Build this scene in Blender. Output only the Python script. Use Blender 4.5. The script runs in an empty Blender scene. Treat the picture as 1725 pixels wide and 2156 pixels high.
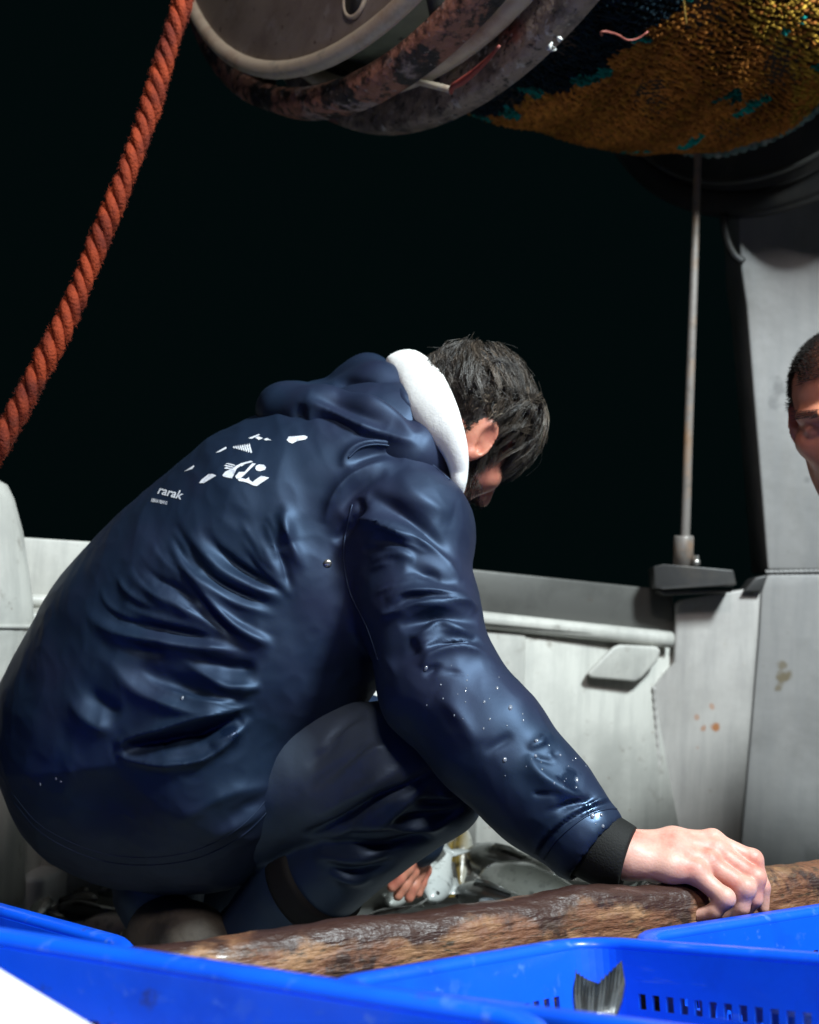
import bpy, bmesh, math, random
import numpy as np
import openvdb as vdb
from mathutils import Vector, Matrix
from mathutils.bvhtree import BVHTree

random.seed(7)
RNG = np.random.default_rng(7)
scene = bpy.context.scene
COL = scene.collection

# ------------------------------------------------------------------ camera
# F, CX, CY: the photograph measured on a 1725 x 2156 copy
F, CX, CY = 2560.0, 862.5, 1078.0
PITCH, ROLL, CAM_H = math.radians(5), math.radians(2), 0.60


def _dirs(u, v):
    x = (np.asarray(u, float) - CX) / F
    z = (CY - np.asarray(v, float)) / F
    y = np.ones_like(x)
    c, s = math.cos(ROLL), math.sin(ROLL)
    x, z = c * x - s * z, s * x + c * z
    c, s = math.cos(PITCH), math.sin(PITCH)
    y, z = c * y - s * z, s * y + c * z
    return np.stack([x, y, z], -1)


def P(u, v, d):
    return _dirs(u, v) * d + np.array([0, 0, CAM_H])


def PZ(u, v, z):
    r = _dirs(u, v)
    return r * ((z - CAM_H) / r[2]) + np.array([0, 0, CAM_H])


FWD = _dirs(CX, CY)
RGT = _dirs(CX + F, CY) - FWD
UPV = _dirs(CX, CY - F) - FWD


def project(pts):
    q = np.asarray(pts, float) - np.array([0, 0, CAM_H])
    d = q @ FWD
    return CX + F * (q @ RGT) / d, CY - F * (q @ UPV) / d, d


cam_data = bpy.data.cameras.new('camera')
cam = bpy.data.objects.new('camera', cam_data)
COL.objects.link(cam)
cam.matrix_world = Matrix(((RGT[0], UPV[0], -FWD[0], 0), (RGT[1], UPV[1], -FWD[1], 0),
                           (RGT[2], UPV[2], -FWD[2], CAM_H), (0, 0, 0, 1)))
cam_data.sensor_fit = 'HORIZONTAL'
cam_data.sensor_width = 36
cam_data.lens = 36 * F / 1725
cam_data.clip_start = 0.02
cam_data.clip_end = 2000
cam_data.dof.use_dof = True
cam_data.dof.focus_distance = 1.36
cam_data.dof.aperture_fstop = 7.5
scene.camera = cam

# ------------------------------------------------------------------ night sky, moonlight and the deck floodlights
world = bpy.data.worlds.new('World')
scene.world = world
world.use_nodes = True
bg = world.node_tree.nodes['Background']
bg.inputs[0].default_value = (0.25, 0.95, 1.0, 1)
bg.inputs[1].default_value = 0.0028


def floodlight_lamp(name, loc, target, power, colour, radius, angle):
    l = bpy.data.lights.new(name, 'SPOT')
    l.energy, l.color, l.shadow_soft_size = power, colour, radius
    l.spot_size, l.spot_blend = math.radians(angle), 0.6
    o = bpy.data.objects.new(name, l)
    COL.objects.link(o)
    o.location = loc
    o.rotation_euler = (Vector(target) - Vector(loc)).to_track_quat('-Z', 'Y').to_euler()
    return o


KEY_POS, KEY_AIM = Vector((1.60, 0.10, 3.05)), Vector((0.1, 1.7, 0.5))
FILL_POS, FILL_AIM = Vector((0.05, -1.3, 3.15)), Vector((0.2, 1.8, 0.9))
key_lamp = floodlight_lamp('key_lamp', KEY_POS, KEY_AIM, 1000, (0.86, 0.97, 1.0), 0.30, 120)
fill_lamp = floodlight_lamp('fill_lamp', FILL_POS, FILL_AIM, 190, (1.0, 0.90, 0.88), 0.30, 120)

vs = scene.view_settings
vs.view_transform, vs.look, vs.exposure, vs.gamma = 'Standard', 'None', 0.0, 1.0
vs.use_curve_mapping = False
scene.cycles.use_denoising = True
scene.cycles.max_bounces = 6

# ------------------------------------------------------------------ materials
def mat(name, base, rough=0.5, metal=0.0, spec=0.5, layers=(), bump=(), coat=0.0, sss=0.0,
        sss_col=None, sheen=0.0, spec_tint=None, rough_var=None, attr=None, emit=None, trans=0.0, stretch=None):
    """layers: (colour, scale, lo, hi, detail[, stretch]) noise patches; bump: (scale, strength, distance[, stretch])"""
    m = bpy.data.materials.new(name)
    m.use_nodes = True
    nt = m.node_tree
    N, L = nt.nodes, nt.links
    b = N['Principled BSDF']
    tc = N.new('ShaderNodeTexCoord')

    def coords(st):
        if st is None:
            return tc.outputs['Object']
        mp = N.new('ShaderNodeMapping')
        mp.inputs['Scale'].default_value = st[:3]
        if len(st) > 3:
            mp.inputs['Rotation'].default_value = st[3:6]
        L.new(tc.outputs['Object'], mp.inputs[0])
        return mp.outputs[0]

    col = None
    if attr:
        a = N.new('ShaderNodeAttribute')
        a.attribute_name = attr
        col = a.outputs['Color']
    else:
        rgb = N.new('ShaderNodeRGB')
        rgb.outputs[0].default_value = (*base, 1)
        col = rgb.outputs[0]
    rough_fac = None
    for i, ly in enumerate(layers):
        c, sc, lo, hi, det = ly[:5]
        nz = N.new('ShaderNodeTexNoise')
        nz.inputs['Scale'].default_value = sc
        nz.inputs['Detail'].default_value = det
        nz.inputs['Roughness'].default_value = 0.62
        L.new(coords(ly[5] if len(ly) > 5 else stretch), nz.inputs['Vector'])
        mr = N.new('ShaderNodeMapRange')
        mr.inputs[1].default_value, mr.inputs[2].default_value = lo, hi
        L.new(nz.outputs['Fac'], mr.inputs[0])
        mx = N.new('ShaderNodeMix')
        mx.data_type = 'RGBA'
        L.new(mr.outputs[0], mx.inputs[0])
        L.new(col, mx.inputs[6])
        mx.inputs[7].default_value = (*c, 1)
        col = mx.outputs[2]
        if i == 0:
            rough_fac = mr.outputs[0]
    L.new(col, b.inputs['Base Color'])
    b.inputs['Metallic'].default_value = metal
    b.inputs['Specular IOR Level'].default_value = spec
    if rough_var is not None and rough_fac is not None:
        mr = N.new('ShaderNodeMapRange')
        mr.inputs[3].default_value, mr.inputs[4].default_value = rough, rough_var
        L.new(rough_fac, mr.inputs[0])
        L.new(mr.outputs[0], b.inputs['Roughness'])
    else:
        b.inputs['Roughness'].default_value = rough
    b.inputs['Coat Weight'].default_value = coat
    if spec_tint:
        b.inputs['Specular Tint'].default_value = (*spec_tint, 1)
    b.inputs['Coat Roughness'].default_value = 0.12
    b.inputs['Sheen Weight'].default_value = sheen
    b.inputs['Transmission Weight'].default_value = trans
    if sss:
        b.inputs['Subsurface Weight'].default_value = sss
        b.inputs['Subsurface Radius'].default_value = sss_col or (1.0, 0.35, 0.2)
        b.inputs['Subsurface Scale'].default_value = 0.006
    if emit:
        b.inputs['Emission Color'].default_value = (*emit[0], 1)
        b.inputs['Emission Strength'].default_value = emit[1]
    prev = None
    for bp in bump:
        sc, st, dist = bp[:3]
        nz = N.new('ShaderNodeTexNoise')
        nz.inputs['Scale'].default_value = sc
        nz.inputs['Detail'].default_value = 4
        L.new(coords(bp[3] if len(bp) > 3 else None), nz.inputs['Vector'])
        bn = N.new('ShaderNodeBump')
        bn.inputs['Strength'].default_value = st
        bn.inputs['Distance'].default_value = dist
        L.new(nz.outputs['Fac'], bn.inputs['Height'])
        if prev is not None:
            L.new(prev, bn.inputs['Normal'])
        prev = bn.outputs[0]
    if prev is not None:
        L.new(prev, b.inputs['Normal'])
    return m


def add_spots(m, spots, colour, ragged=2.2):
    """worn or rusted spots with their own shape at fixed places of an object: (centre, radius)"""
    nt = m.node_tree
    N, L = nt.nodes, nt.links
    b = N['Principled BSDF']
    src = b.inputs['Base Color'].links[0].from_socket
    tc = N.new('ShaderNodeTexCoord')
    nz = N.new('ShaderNodeTexNoise')
    nz.inputs['Scale'].default_value = 40
    nz.inputs['Detail'].default_value = 5
    L.new(tc.outputs['Object'], nz.inputs['Vector'])
    for c, r, strength in spots:
        vm = N.new('ShaderNodeVectorMath')
        vm.operation = 'DISTANCE'
        L.new(tc.outputs['Object'], vm.inputs[0])
        vm.inputs[1].default_value = tuple(c)
        ad = N.new('ShaderNodeMath')
        ad.operation = 'MULTIPLY_ADD'
        L.new(nz.outputs['Fac'], ad.inputs[0])
        ad.inputs[1].default_value = r * ragged
        L.new(vm.outputs['Value'], ad.inputs[2])
        mr = N.new('ShaderNodeMapRange')
        mr.inputs[1].default_value, mr.inputs[2].default_value = r * (.5 + ragged * .5 if ragged > 1 else .3), r * (1.2 + ragged * .5)
        mr.inputs[3].default_value, mr.inputs[4].default_value = strength, 0.0
        L.new(ad.outputs[0], mr.inputs[0])
        mx = N.new('ShaderNodeMix')
        mx.data_type = 'RGBA'
        L.new(mr.outputs[0], mx.inputs[0])
        L.new(src, mx.inputs[6])
        mx.inputs[7].default_value = (*colour, 1)
        src = mx.outputs[2]
    L.new(src, b.inputs['Base Color'])
    return m



def add_wet(m, spots, rough=.22):
    """wet places on cloth: smoother and a little darker"""
    nt = m.node_tree
    N, L = nt.nodes, nt.links
    b = N['Principled BSDF']
    src = b.inputs['Base Color'].links[0].from_socket
    tc = N.new('ShaderNodeTexCoord')
    nz = N.new('ShaderNodeTexNoise')
    nz.inputs['Scale'].default_value = 34
    nz.inputs['Detail'].default_value = 4
    L.new(tc.outputs['Object'], nz.inputs['Vector'])
    tot = None
    for c, r, st in spots:
        vm = N.new('ShaderNodeVectorMath')
        vm.operation = 'DISTANCE'
        L.new(tc.outputs['Object'], vm.inputs[0])
        vm.inputs[1].default_value = tuple(c)
        ad = N.new('ShaderNodeMath')
        ad.operation = 'MULTIPLY_ADD'
        L.new(nz.outputs['Fac'], ad.inputs[0])
        ad.inputs[1].default_value = r * 2.0
        L.new(vm.outputs['Value'], ad.inputs[2])
        mr = N.new('ShaderNodeMapRange')
        mr.inputs[1].default_value, mr.inputs[2].default_value = r * 1.5, r * 1.85
        mr.inputs[3].default_value, mr.inputs[4].default_value = st, 0.0
        L.new(ad.outputs[0], mr.inputs[0])
        if tot is None:
            tot = mr.outputs[0]
        else:
            mm = N.new('ShaderNodeMath')
            mm.operation = 'MAXIMUM'
            L.new(tot, mm.inputs[0])
            L.new(mr.outputs[0], mm.inputs[1])
            tot = mm.outputs[0]
    rg = N.new('ShaderNodeMapRange')
    rg.inputs[3].default_value, rg.inputs[4].default_value = b.inputs['Roughness'].default_value, rough
    L.new(tot, rg.inputs[0])
    L.new(rg.outputs[0], b.inputs['Roughness'])
    mx = N.new('ShaderNodeMix')
    mx.data_type = 'RGBA'
    L.new(tot, mx.inputs[0])
    L.new(src, mx.inputs[6])
    mx.inputs[7].default_value = (.004, .009, .024, 1)
    L.new(mx.outputs[2], b.inputs['Base Color'])


M = {}
M['white_paint'] = mat('white_paint', (0.535, 0.53, 0.49), 0.45, layers=[((0.30, 0.30, 0.28), 3.6, 0.47, 0.74, 9), ((0.22, 0.13, 0.07), 60, 0.68, 0.74, 5), ((0.24, 0.22, 0.19), 15, 0.60, 0.70, 9), ((0.30, 0.28, 0.25), 26, 0.63, 0.80, 8), ((0.38, 0.38, 0.355), 9, 0.45, 0.75, 8, (3, 3, 0.35))], bump=[(45, 0.12, 0.004), (9, 0.15, 0.01)])
M['grey_paint'] = mat('grey_paint', (0.47, 0.47, 0.47), 0.5, layers=[((0.30, 0.30, 0.30), 4.0, 0.48, 0.80, 7), ((0.22, 0.19, 0.16), 22, 0.66, 0.8, 8), ((0.36, 0.36, 0.35), 10, 0.45, 0.75, 8, (3, 3, 0.3))], bump=[(40, 0.15, 0.004), (7, 0.2, 0.012)])
M['steel'] = mat('steel', (0.17, 0.17, 0.16), 0.42, 0.55, layers=[((0.09, 0.09, 0.085), 7, 0.45, 0.8, 6), ((0.12, 0.08, 0.05), 25, 0.66, 0.8, 6)], bump=[(60, 0.1, 0.003)])
M['dark_steel'] = mat('dark_steel', (0.06, 0.06, 0.06), 0.45, 0.4, layers=[((0.10, 0.09, 0.08), 12, 0.45, 0.75, 6)], bump=[(50, 0.15, 0.003)])
M['rod_steel'] = mat('rod_steel', (0.22, 0.20, 0.185), 0.42, 0.25, layers=[((0.34, 0.20, 0.11), 9, 0.48, 0.7, 5), ((0.12, 0.11, 0.1), 30, 0.5, 0.8, 5)], bump=[(70, 0.2, 0.002)])
M['rust_rim'] = mat('rust_rim', (0.36, 0.16, 0.11), 0.6, 0.1, layers=[((0.035, 0.03, 0.03), 11, 0.50, 0.54, 9), ((0.36, 0.27, 0.25), 9, 0.56, 0.62, 9), ((0.05, 0.03, 0.025), 55, 0.50, 0.62, 8), ((0.42, 0.34, 0.31), 90, 0.62, 0.68, 6)], bump=[(70, 1.0, 0.008), (18, 0.8, 0.016)])
M['grey_rim'] = mat('grey_rim', (0.34, 0.26, 0.215), 0.5, 0.2, layers=[((0.07, 0.06, 0.06), 12, 0.46, 0.62, 8), ((0.28, 0.09, 0.07), 5, 0.58, 0.68, 6), ((0.50, 0.45, 0.43), 45, 0.58, 0.66, 8), ((0.05, 0.04, 0.04), 70, 0.56, 0.64, 7)], bump=[(60, 1.0, 0.008), (16, 0.7, 0.016)])
M['cream_paint'] = mat('cream_paint', (0.60, 0.50, 0.38), 0.42, layers=[((0.34, 0.19, 0.12), 9, 0.54, 0.74, 7), ((0.30, 0.27, 0.23), 30, 0.55, 0.8, 6)], bump=[(60, 0.2, 0.003)])
M['drum_green'] = mat('drum_green', (0.28, 0.31, 0.24), 0.45, layers=[((0.13, 0.13, 0.11), 8, 0.45, 0.75, 7), ((0.03, 0.03, 0.03), 30, 0.66, 0.74, 5)], bump=[(50, 0.15, 0.003)])
M['disc_paint'] = mat('disc_paint', (0.30, 0.245, 0.205), 0.55, layers=[((0.11, 0.07, 0.06), 5, 0.45, 0.75, 7), ((0.36, 0.32, 0.29), 16, 0.58, 0.74, 8), ((0.10, 0.06, 0.05), 45, 0.62, 0.70, 7)], bump=[(40, 0.2, 0.004)])
M['net_base'] = mat('net_base', (0.02, 0.014, 0.01), 0.9, layers=[((0.05, 0.025, 0.012), 20, 0.4, 0.7, 4)])
M['twine'] = mat('twine', (0.3, 0.1, 0.03), 0.85, attr='tint', spec=0.12)
M['rope'] = mat('rope', (0.24, 0.034, 0.010), 0.8, spec=.2, layers=[((0.10, 0.014, 0.007), 18, 0.42, 0.62, 7), ((0.06, 0.018, 0.012), 8, 0.58, 0.72, 5)], bump=[(220, 0.9, 0.004), (30, 0.5, 0.004)])
M['wood'] = mat('wood', (0.15, 0.060, 0.028), 0.55,
                layers=[((0.27, 0.14, 0.065), 13, 0.48, 0.60, 8, (1.0, 1.0, 3.0)), ((0.035, 0.014, 0.009), 10, 0.515, 0.565, 8), ((0.05, 0.03, 0.015), 45, 0.55, 0.66, 7, (1, 1, 5)), ((0.075, 0.05, 0.026), 6, 0.52, 0.68, 8), ((0.03, 0.02, 0.012), 90, 0.6, 0.7, 5, (1, 1, 6))],
                bump=[(35, 0.7, 0.006, (1, 1, 5)), (90, 0.5, 0.003), (12, 0.4, 0.01)], spec=0.5)


def add_wet_top(m, z0, colour):
    """the top edge of the board is soaked dark and smooth; the soaked line is ragged"""
    nt = m.node_tree
    N, L = nt.nodes, nt.links
    b = N['Principled BSDF']
    src = b.inputs['Base Color'].links[0].from_socket
    tc = N.new('ShaderNodeTexCoord')
    sx = N.new('ShaderNodeSeparateXYZ')
    L.new(tc.outputs['Object'], sx.inputs[0])
    nz = N.new('ShaderNodeTexNoise')
    nz.inputs['Scale'].default_value = 11
    nz.inputs['Detail'].default_value = 6
    L.new(tc.outputs['Object'], nz.inputs['Vector'])
    ma = N.new('ShaderNodeMath')
    ma.operation = 'MULTIPLY_ADD'
    L.new(nz.outputs['Fac'], ma.inputs[0])
    ma.inputs[1].default_value = .11
    L.new(sx.outputs['Z'], ma.inputs[2])
    xr = N.new('ShaderNodeMapRange')                 # the far end beyond the hand has dried out
    xr.inputs[1].default_value, xr.inputs[2].default_value = .26, .50
    xr.inputs[3].default_value, xr.inputs[4].default_value = 0.0, -.04
    L.new(sx.outputs['X'], xr.inputs[0])
    ad = N.new('ShaderNodeMath')
    L.new(ma.outputs[0], ad.inputs[0])
    L.new(xr.outputs[0], ad.inputs[1])
    mr = N.new('ShaderNodeMapRange')
    mr.inputs[1].default_value, mr.inputs[2].default_value = z0, z0 + .010
    L.new(ad.outputs[0], mr.inputs[0])
    mx = N.new('ShaderNodeMix')
    mx.data_type = 'RGBA'
    L.new(mr.outputs[0], mx.inputs[0])
    L.new(src, mx.inputs[6])
    mx.inputs[7].default_value = (*colour, 1)
    L.new(mx.outputs[2], b.inputs['Base Color'])
    rg = N.new('ShaderNodeMapRange')
    rg.inputs[3].default_value, rg.inputs[4].default_value = .6, .44
    L.new(mr.outputs[0], rg.inputs[0])
    L.new(rg.outputs[0], b.inputs['Roughness'])
    cw = N.new('ShaderNodeMath')
    cw.operation = 'MULTIPLY'
    cw.inputs[1].default_value = .35
    L.new(mr.outputs[0], cw.inputs[0])
    L.new(cw.outputs[0], b.inputs['Coat Weight'])


add_wet_top(M['wood'], .355, (0.040, 0.017, 0.012))
M['blue_plastic'] = mat('blue_plastic', (0.003, 0.095, 0.78), 0.34, layers=[((0.004, 0.050, 0.48), 7, 0.5, 0.8, 7), ((0.03, 0.13, 0.70), 30, 0.62, 0.75, 6), ((0.05, 0.16, 0.72), 55, 0.62, 0.72, 4, (1, .15, 1)), ((0.03, 0.035, 0.08), 22, 0.66, 0.76, 6)], bump=[(60, 0.1, 0.003), (8, 0.12, 0.008)], spec=0.5, coat=0.15)
M['foam'] = mat('foam', (0.82, 0.83, 0.80), 0.6, bump=[(120, 0.3, 0.003)], layers=[((0.7, 0.69, 0.66), 12, 0.5, 0.8, 4)])
M['jacket'] = mat('jacket', (0.0050, 0.0110, 0.026), 0.55, spec_tint=(.42, .64, 1.0), layers=[((0.010, 0.011, 0.029), 4, 0.42, 0.62, 3)], bump=[(700, 0.06, 0.001), (38, 0.10, 0.004)], spec=0.68)
M['trouser'] = mat('trouser', (0.012, 0.020, 0.055), 0.42, layers=[((0.018, 0.020, 0.045), 9, 0.45, 0.7, 6)], bump=[(500, 0.08, 0.001), (40, 0.25, 0.004)], spec=0.5)
M['black_cloth'] = mat('black_cloth', (0.006, 0.006, 0.007), 0.7, bump=[(500, 0.5, 0.001)], spec=.3)
M['cuff'] = mat('cuff', (0.006, 0.0065, 0.006), 0.75, bump=[(420, 0.5, 0.0012)], spec=.3)
M['white_fleece'] = mat('white_fleece', (0.80, 0.80, 0.78), 0.8, bump=[(90, 0.2, 0.003), (400, 0.3, 0.001)], sheen=0.4)
M['print'] = mat('print', (0.66, 0.69, 0.74), 0.55, layers=[((0.35, 0.37, 0.45), 120, 0.52, 0.7, 4)])
M['skin'] = mat('skin', (0.60, 0.33, 0.26), 0.5, layers=[((0.52, 0.15, 0.11), 22, 0.46, 0.72, 5), ((0.60, 0.33, 0.25), 60, 0.5, 0.75, 5)], bump=[(320, 0.25, 0.0012), (110, 0.2, 0.002)], sss=0.18, spec=0.5)
M['face_skin'] = mat('face_skin', (0.50, 0.20, 0.13), 0.46, layers=[((0.44, 0.13, 0.09), 25, 0.45, 0.7, 5)], bump=[(300, 0.25, 0.001)], sss=0.15)
M['scalp'] = mat('scalp', (0.02, 0.014, 0.011), 0.7)
M['lit_skin'] = mat('lit_skin', (0.60, 0.23, 0.14), 0.46, layers=[((0.52, 0.15, 0.09), 25, 0.45, 0.7, 5)], bump=[(300, 0.25, 0.001)], sss=0.15)  # face_skin made brighter: light on the second man's face put into colour
M['rope_glove'] = mat('rubber_glove', (0.45, 0.13, 0.03), 0.45, bump=[(60, 0.3, 0.004)])
M['hair'] = mat('hair', (0.030, 0.023, 0.018), 0.42, attr='tint', spec=0.6)
M['boot'] = mat('boot', (0.075, 0.062, 0.048), 0.7, layers=[((0.03, 0.027, 0.024), 20, 0.45, 0.65, 7)], bump=[(60, 0.4, 0.005)])
M['fish'] = mat('fish', (0.10, 0.105, 0.10), 0.25, attr='tint', layers=[((0.03, 0.032, 0.03), 60, 0.55, 0.75, 5)], bump=[(160, 0.25, 0.002)], spec=0.7, coat=0.5)
M['eye'] = mat('eye', (0.01, 0.01, 0.01), 0.1)
M['eye_white'] = mat('eye_white', (0.6, 0.55, 0.5), 0.2)
M['metal_bright'] = mat('metal_bright', (0.55, 0.53, 0.5), 0.25, 0.9)
M['water_drop'] = mat('water_drop', (0.45, 0.5, 0.6), 0.06, spec=0.8, coat=1.0, trans=0.6)
M['deck'] = mat('deck_paint', (0.24, 0.25, 0.24), 0.35, layers=[((0.12, 0.12, 0.11), 6, 0.45, 0.7, 7)], bump=[(30, 0.4, 0.006)])
M['sea'] = mat('sea', (0.002, 0.004, 0.005), 0.2, bump=[(0.6, 0.6, 0.3), (3, 0.4, 0.1)])
M['lamp_glass'] = mat('lamp_glass', (0.9, 0.9, 0.9), 0.3, emit=((1.0, 0.97, 0.92), 6))

# ------------------------------------------------------------------ object helpers
def make_mesh(name, verts, faces, smooth=True):
    me = bpy.data.meshes.new(name)
    verts = np.ascontiguousarray(verts, dtype=np.float32)
    if isinstance(faces, np.ndarray):
        k = faces.shape[1]
        me.vertices.add(len(verts))
        me.vertices.foreach_set('co', verts.ravel())
        me.loops.add(faces.size)
        me.loops.foreach_set('vertex_index', np.ascontiguousarray(faces, dtype=np.int32).ravel())
        me.polygons.add(len(faces))
        me.polygons.foreach_set('loop_start', np.arange(0, faces.size, k, dtype=np.int32))
        me.update(calc_edges=True)
        me.validate()
    else:
        me.from_pydata([tuple(map(float, v)) for v in verts], [], [tuple(int(i) for i in f) for f in faces])
        me.update()
    if smooth:
        me.polygons.foreach_set('use_smooth', np.ones(len(me.polygons), bool))
    return me


def thing(name, label, cat, loc=(0, 0, 0), group=None, kind=None):
    o = bpy.data.objects.new(name, None)
    COL.objects.link(o)
    o.empty_display_size = 0.1
    o.location = Vector([float(x) for x in loc])
    tag(o, label, cat, group, kind)
    return o


def tag(o, label=None, cat=None, group=None, kind=None):
    for k, v in (('label', label), ('category', cat), ('group', group), ('kind', kind)):
        if v:
            o[k] = v
    return o


ROOT_MW = {}


def link(name, me, m, parent=None, label=None):
    o = bpy.data.objects.new(name, me)
    COL.objects.link(o)
    if m is not None:
        ms = m if isinstance(m, (list, tuple)) else [m]
        me.materials.clear()
        for x in ms:
            me.materials.append(x)
    if parent is not None:
        o.parent = parent
        q, T = parent, Matrix.Identity(4)
        while q is not None:                     # nothing is rotated or scaled: parents are translations
            T = Matrix.Translation(q.location) @ T
            q = q.parent
        if parent.parent is None:
            o.matrix_parent_inverse = Matrix.Translation(parent.location).inverted()
        else:
            o.matrix_parent_inverse = Matrix.Identity(4)
    if label:
        o['label'] = label
    return o


def set_tint(me, cols):
    a = me.color_attributes.new('tint', 'FLOAT_COLOR', 'POINT')
    c = np.ones((len(cols), 4), np.float32)
    c[:, :3] = cols
    a.data.foreach_set('color', c.ravel())


def shade_flat(me):
    me.polygons.foreach_set('use_smooth', np.zeros(len(me.polygons), bool))


def bevel_mesh(me, w=0.004, seg=2, angle=35):
    bm = bmesh.new()
    bm.from_mesh(me)
    bmesh.ops.remove_doubles(bm, verts=bm.verts, dist=1e-6)
    bmesh.ops.recalc_face_normals(bm, faces=bm.faces)
    es = [e for e in bm.edges if len(e.link_faces) == 2 and e.calc_face_angle() > math.radians(angle)]
    bmesh.ops.bevel(bm, geom=es, offset=w, segments=seg, affect='EDGES', profile=0.6, clamp_overlap=True)
    bm.to_mesh(me)
    bm.free()
    me.polygons.foreach_set('use_smooth', np.ones(len(me.polygons), bool))
    return me


def prism(name, pts, off, bevel=0.004):
    """closed prism: front polygon pts (3-D, any order round) and the same shifted by off"""
    pts = [np.asarray(p, float) for p in pts]
    n = len(pts)
    off = np.asarray(off, float)
    v = pts + [p + off for p in pts]
    f = [tuple(range(n)), tuple(range(2 * n - 1, n - 1, -1))]
    f += [(i, i + n, (i + 1) % n + n, (i + 1) % n) for i in range(n)]
    me = make_mesh(name, v, f)
    return bevel_mesh(me, bevel) if bevel else me


def tube_mesh(name, path, radii, seg=12, closed=False, cap=True, normal_hint=(0, 0, 1), flat=1.0):
    path = np.asarray(path, float)
    n = len(path)
    radii = np.broadcast_to(np.asarray(radii, float), (n,))
    tan = np.gradient(path, axis=0) if not closed else np.roll(path, -1, 0) - np.roll(path, 1, 0)
    tan /= np.linalg.norm(tan, axis=1)[:, None] + 1e-12
    h = np.asarray(normal_hint, float)
    v = []
    prev = None
    for i in range(n):
        t = tan[i]
        a = (h if prev is None else prev) - t * (t @ (h if prev is None else prev))
        if np.linalg.norm(a) < 1e-4:
            a = np.cross(t, [1, 0.3, 0.2])
        a /= np.linalg.norm(a)
        prev = a
        b = np.cross(t, a)
        for k in range(seg):
            w = 2 * math.pi * k / seg
            v.append(path[i] + radii[i] * (a * math.cos(w) + b * math.sin(w) * flat))
    f = []
    for i in range(n if closed else n - 1):
        j = (i + 1) % n
        for k in range(seg):
            l = (k + 1) % seg
            f.append((i * seg + k, i * seg + l, j * seg + l, j * seg + k))
    if cap and not closed:
        f.append(tuple(range(seg - 1, -1, -1)))
        f.append(tuple((n - 1) * seg + k for k in range(seg)))
    return make_mesh(name, v, f)


def smooth_path(pts, n=60):
    """Catmull-Rom through pts"""
    p = np.asarray(pts, float)
    q = np.vstack([2 * p[0] - p[1], p, 2 * p[-1] - p[-2]])
    out = []
    for t in np.linspace(0, len(p) - 1 - 1e-9, n):
        i = int(t)
        f = t - i
        a, b, c, d = q[i], q[i + 1], q[i + 2], q[i + 3]
        out.append(0.5 * ((2 * b) + (c - a) * f + (2 * a - 5 * b + 4 * c - d) * f * f + (3 * b - a - 3 * c + d) * f ** 3))
    return np.array(out)


def revolve(name, C, a, e1, e2, prof, seg=96, noise=0.0):
    """closed ring profile (L, r) swept round axis a through C"""
    prof = np.asarray(prof, float)
    n = len(prof)
    v = []
    for k in range(seg):
        w = 2 * math.pi * k / seg
        rad = e1 * math.cos(w) + e2 * math.sin(w)
        for (l, r) in prof:
            v.append(C + a * l + rad * r)
    f = []
    for k in range(seg):
        j = (k + 1) % seg
        for i in range(n):
            q = (i + 1) % n
            f.append((k * n + i, k * n + q, j * n + q, j * n + i))
    me = make_mesh(name, v, f)
    bm = bmesh.new()
    bm.from_mesh(me)
    bmesh.ops.recalc_face_normals(bm, faces=bm.faces)
    bm.to_mesh(me)
    bm.free()
    me.polygons.foreach_set('use_smooth', np.ones(len(me.polygons), bool))
    return me


def ring_profile(l0, l1, r0, r1, bev=0.006):
    return [(l0 + bev, r0), (l1 - bev, r0), (l1, r0 + bev), (l1, r1 - bev), (l1 - bev, r1), (l0 + bev, r1), (l0, r1 - bev), (l0, r0 + bev)]


def tube_profile(l, r, t, n=14):
    return [(l + t * math.cos(2 * math.pi * k / n), r + t * math.sin(2 * math.pi * k / n)) for k in range(n)]


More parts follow.
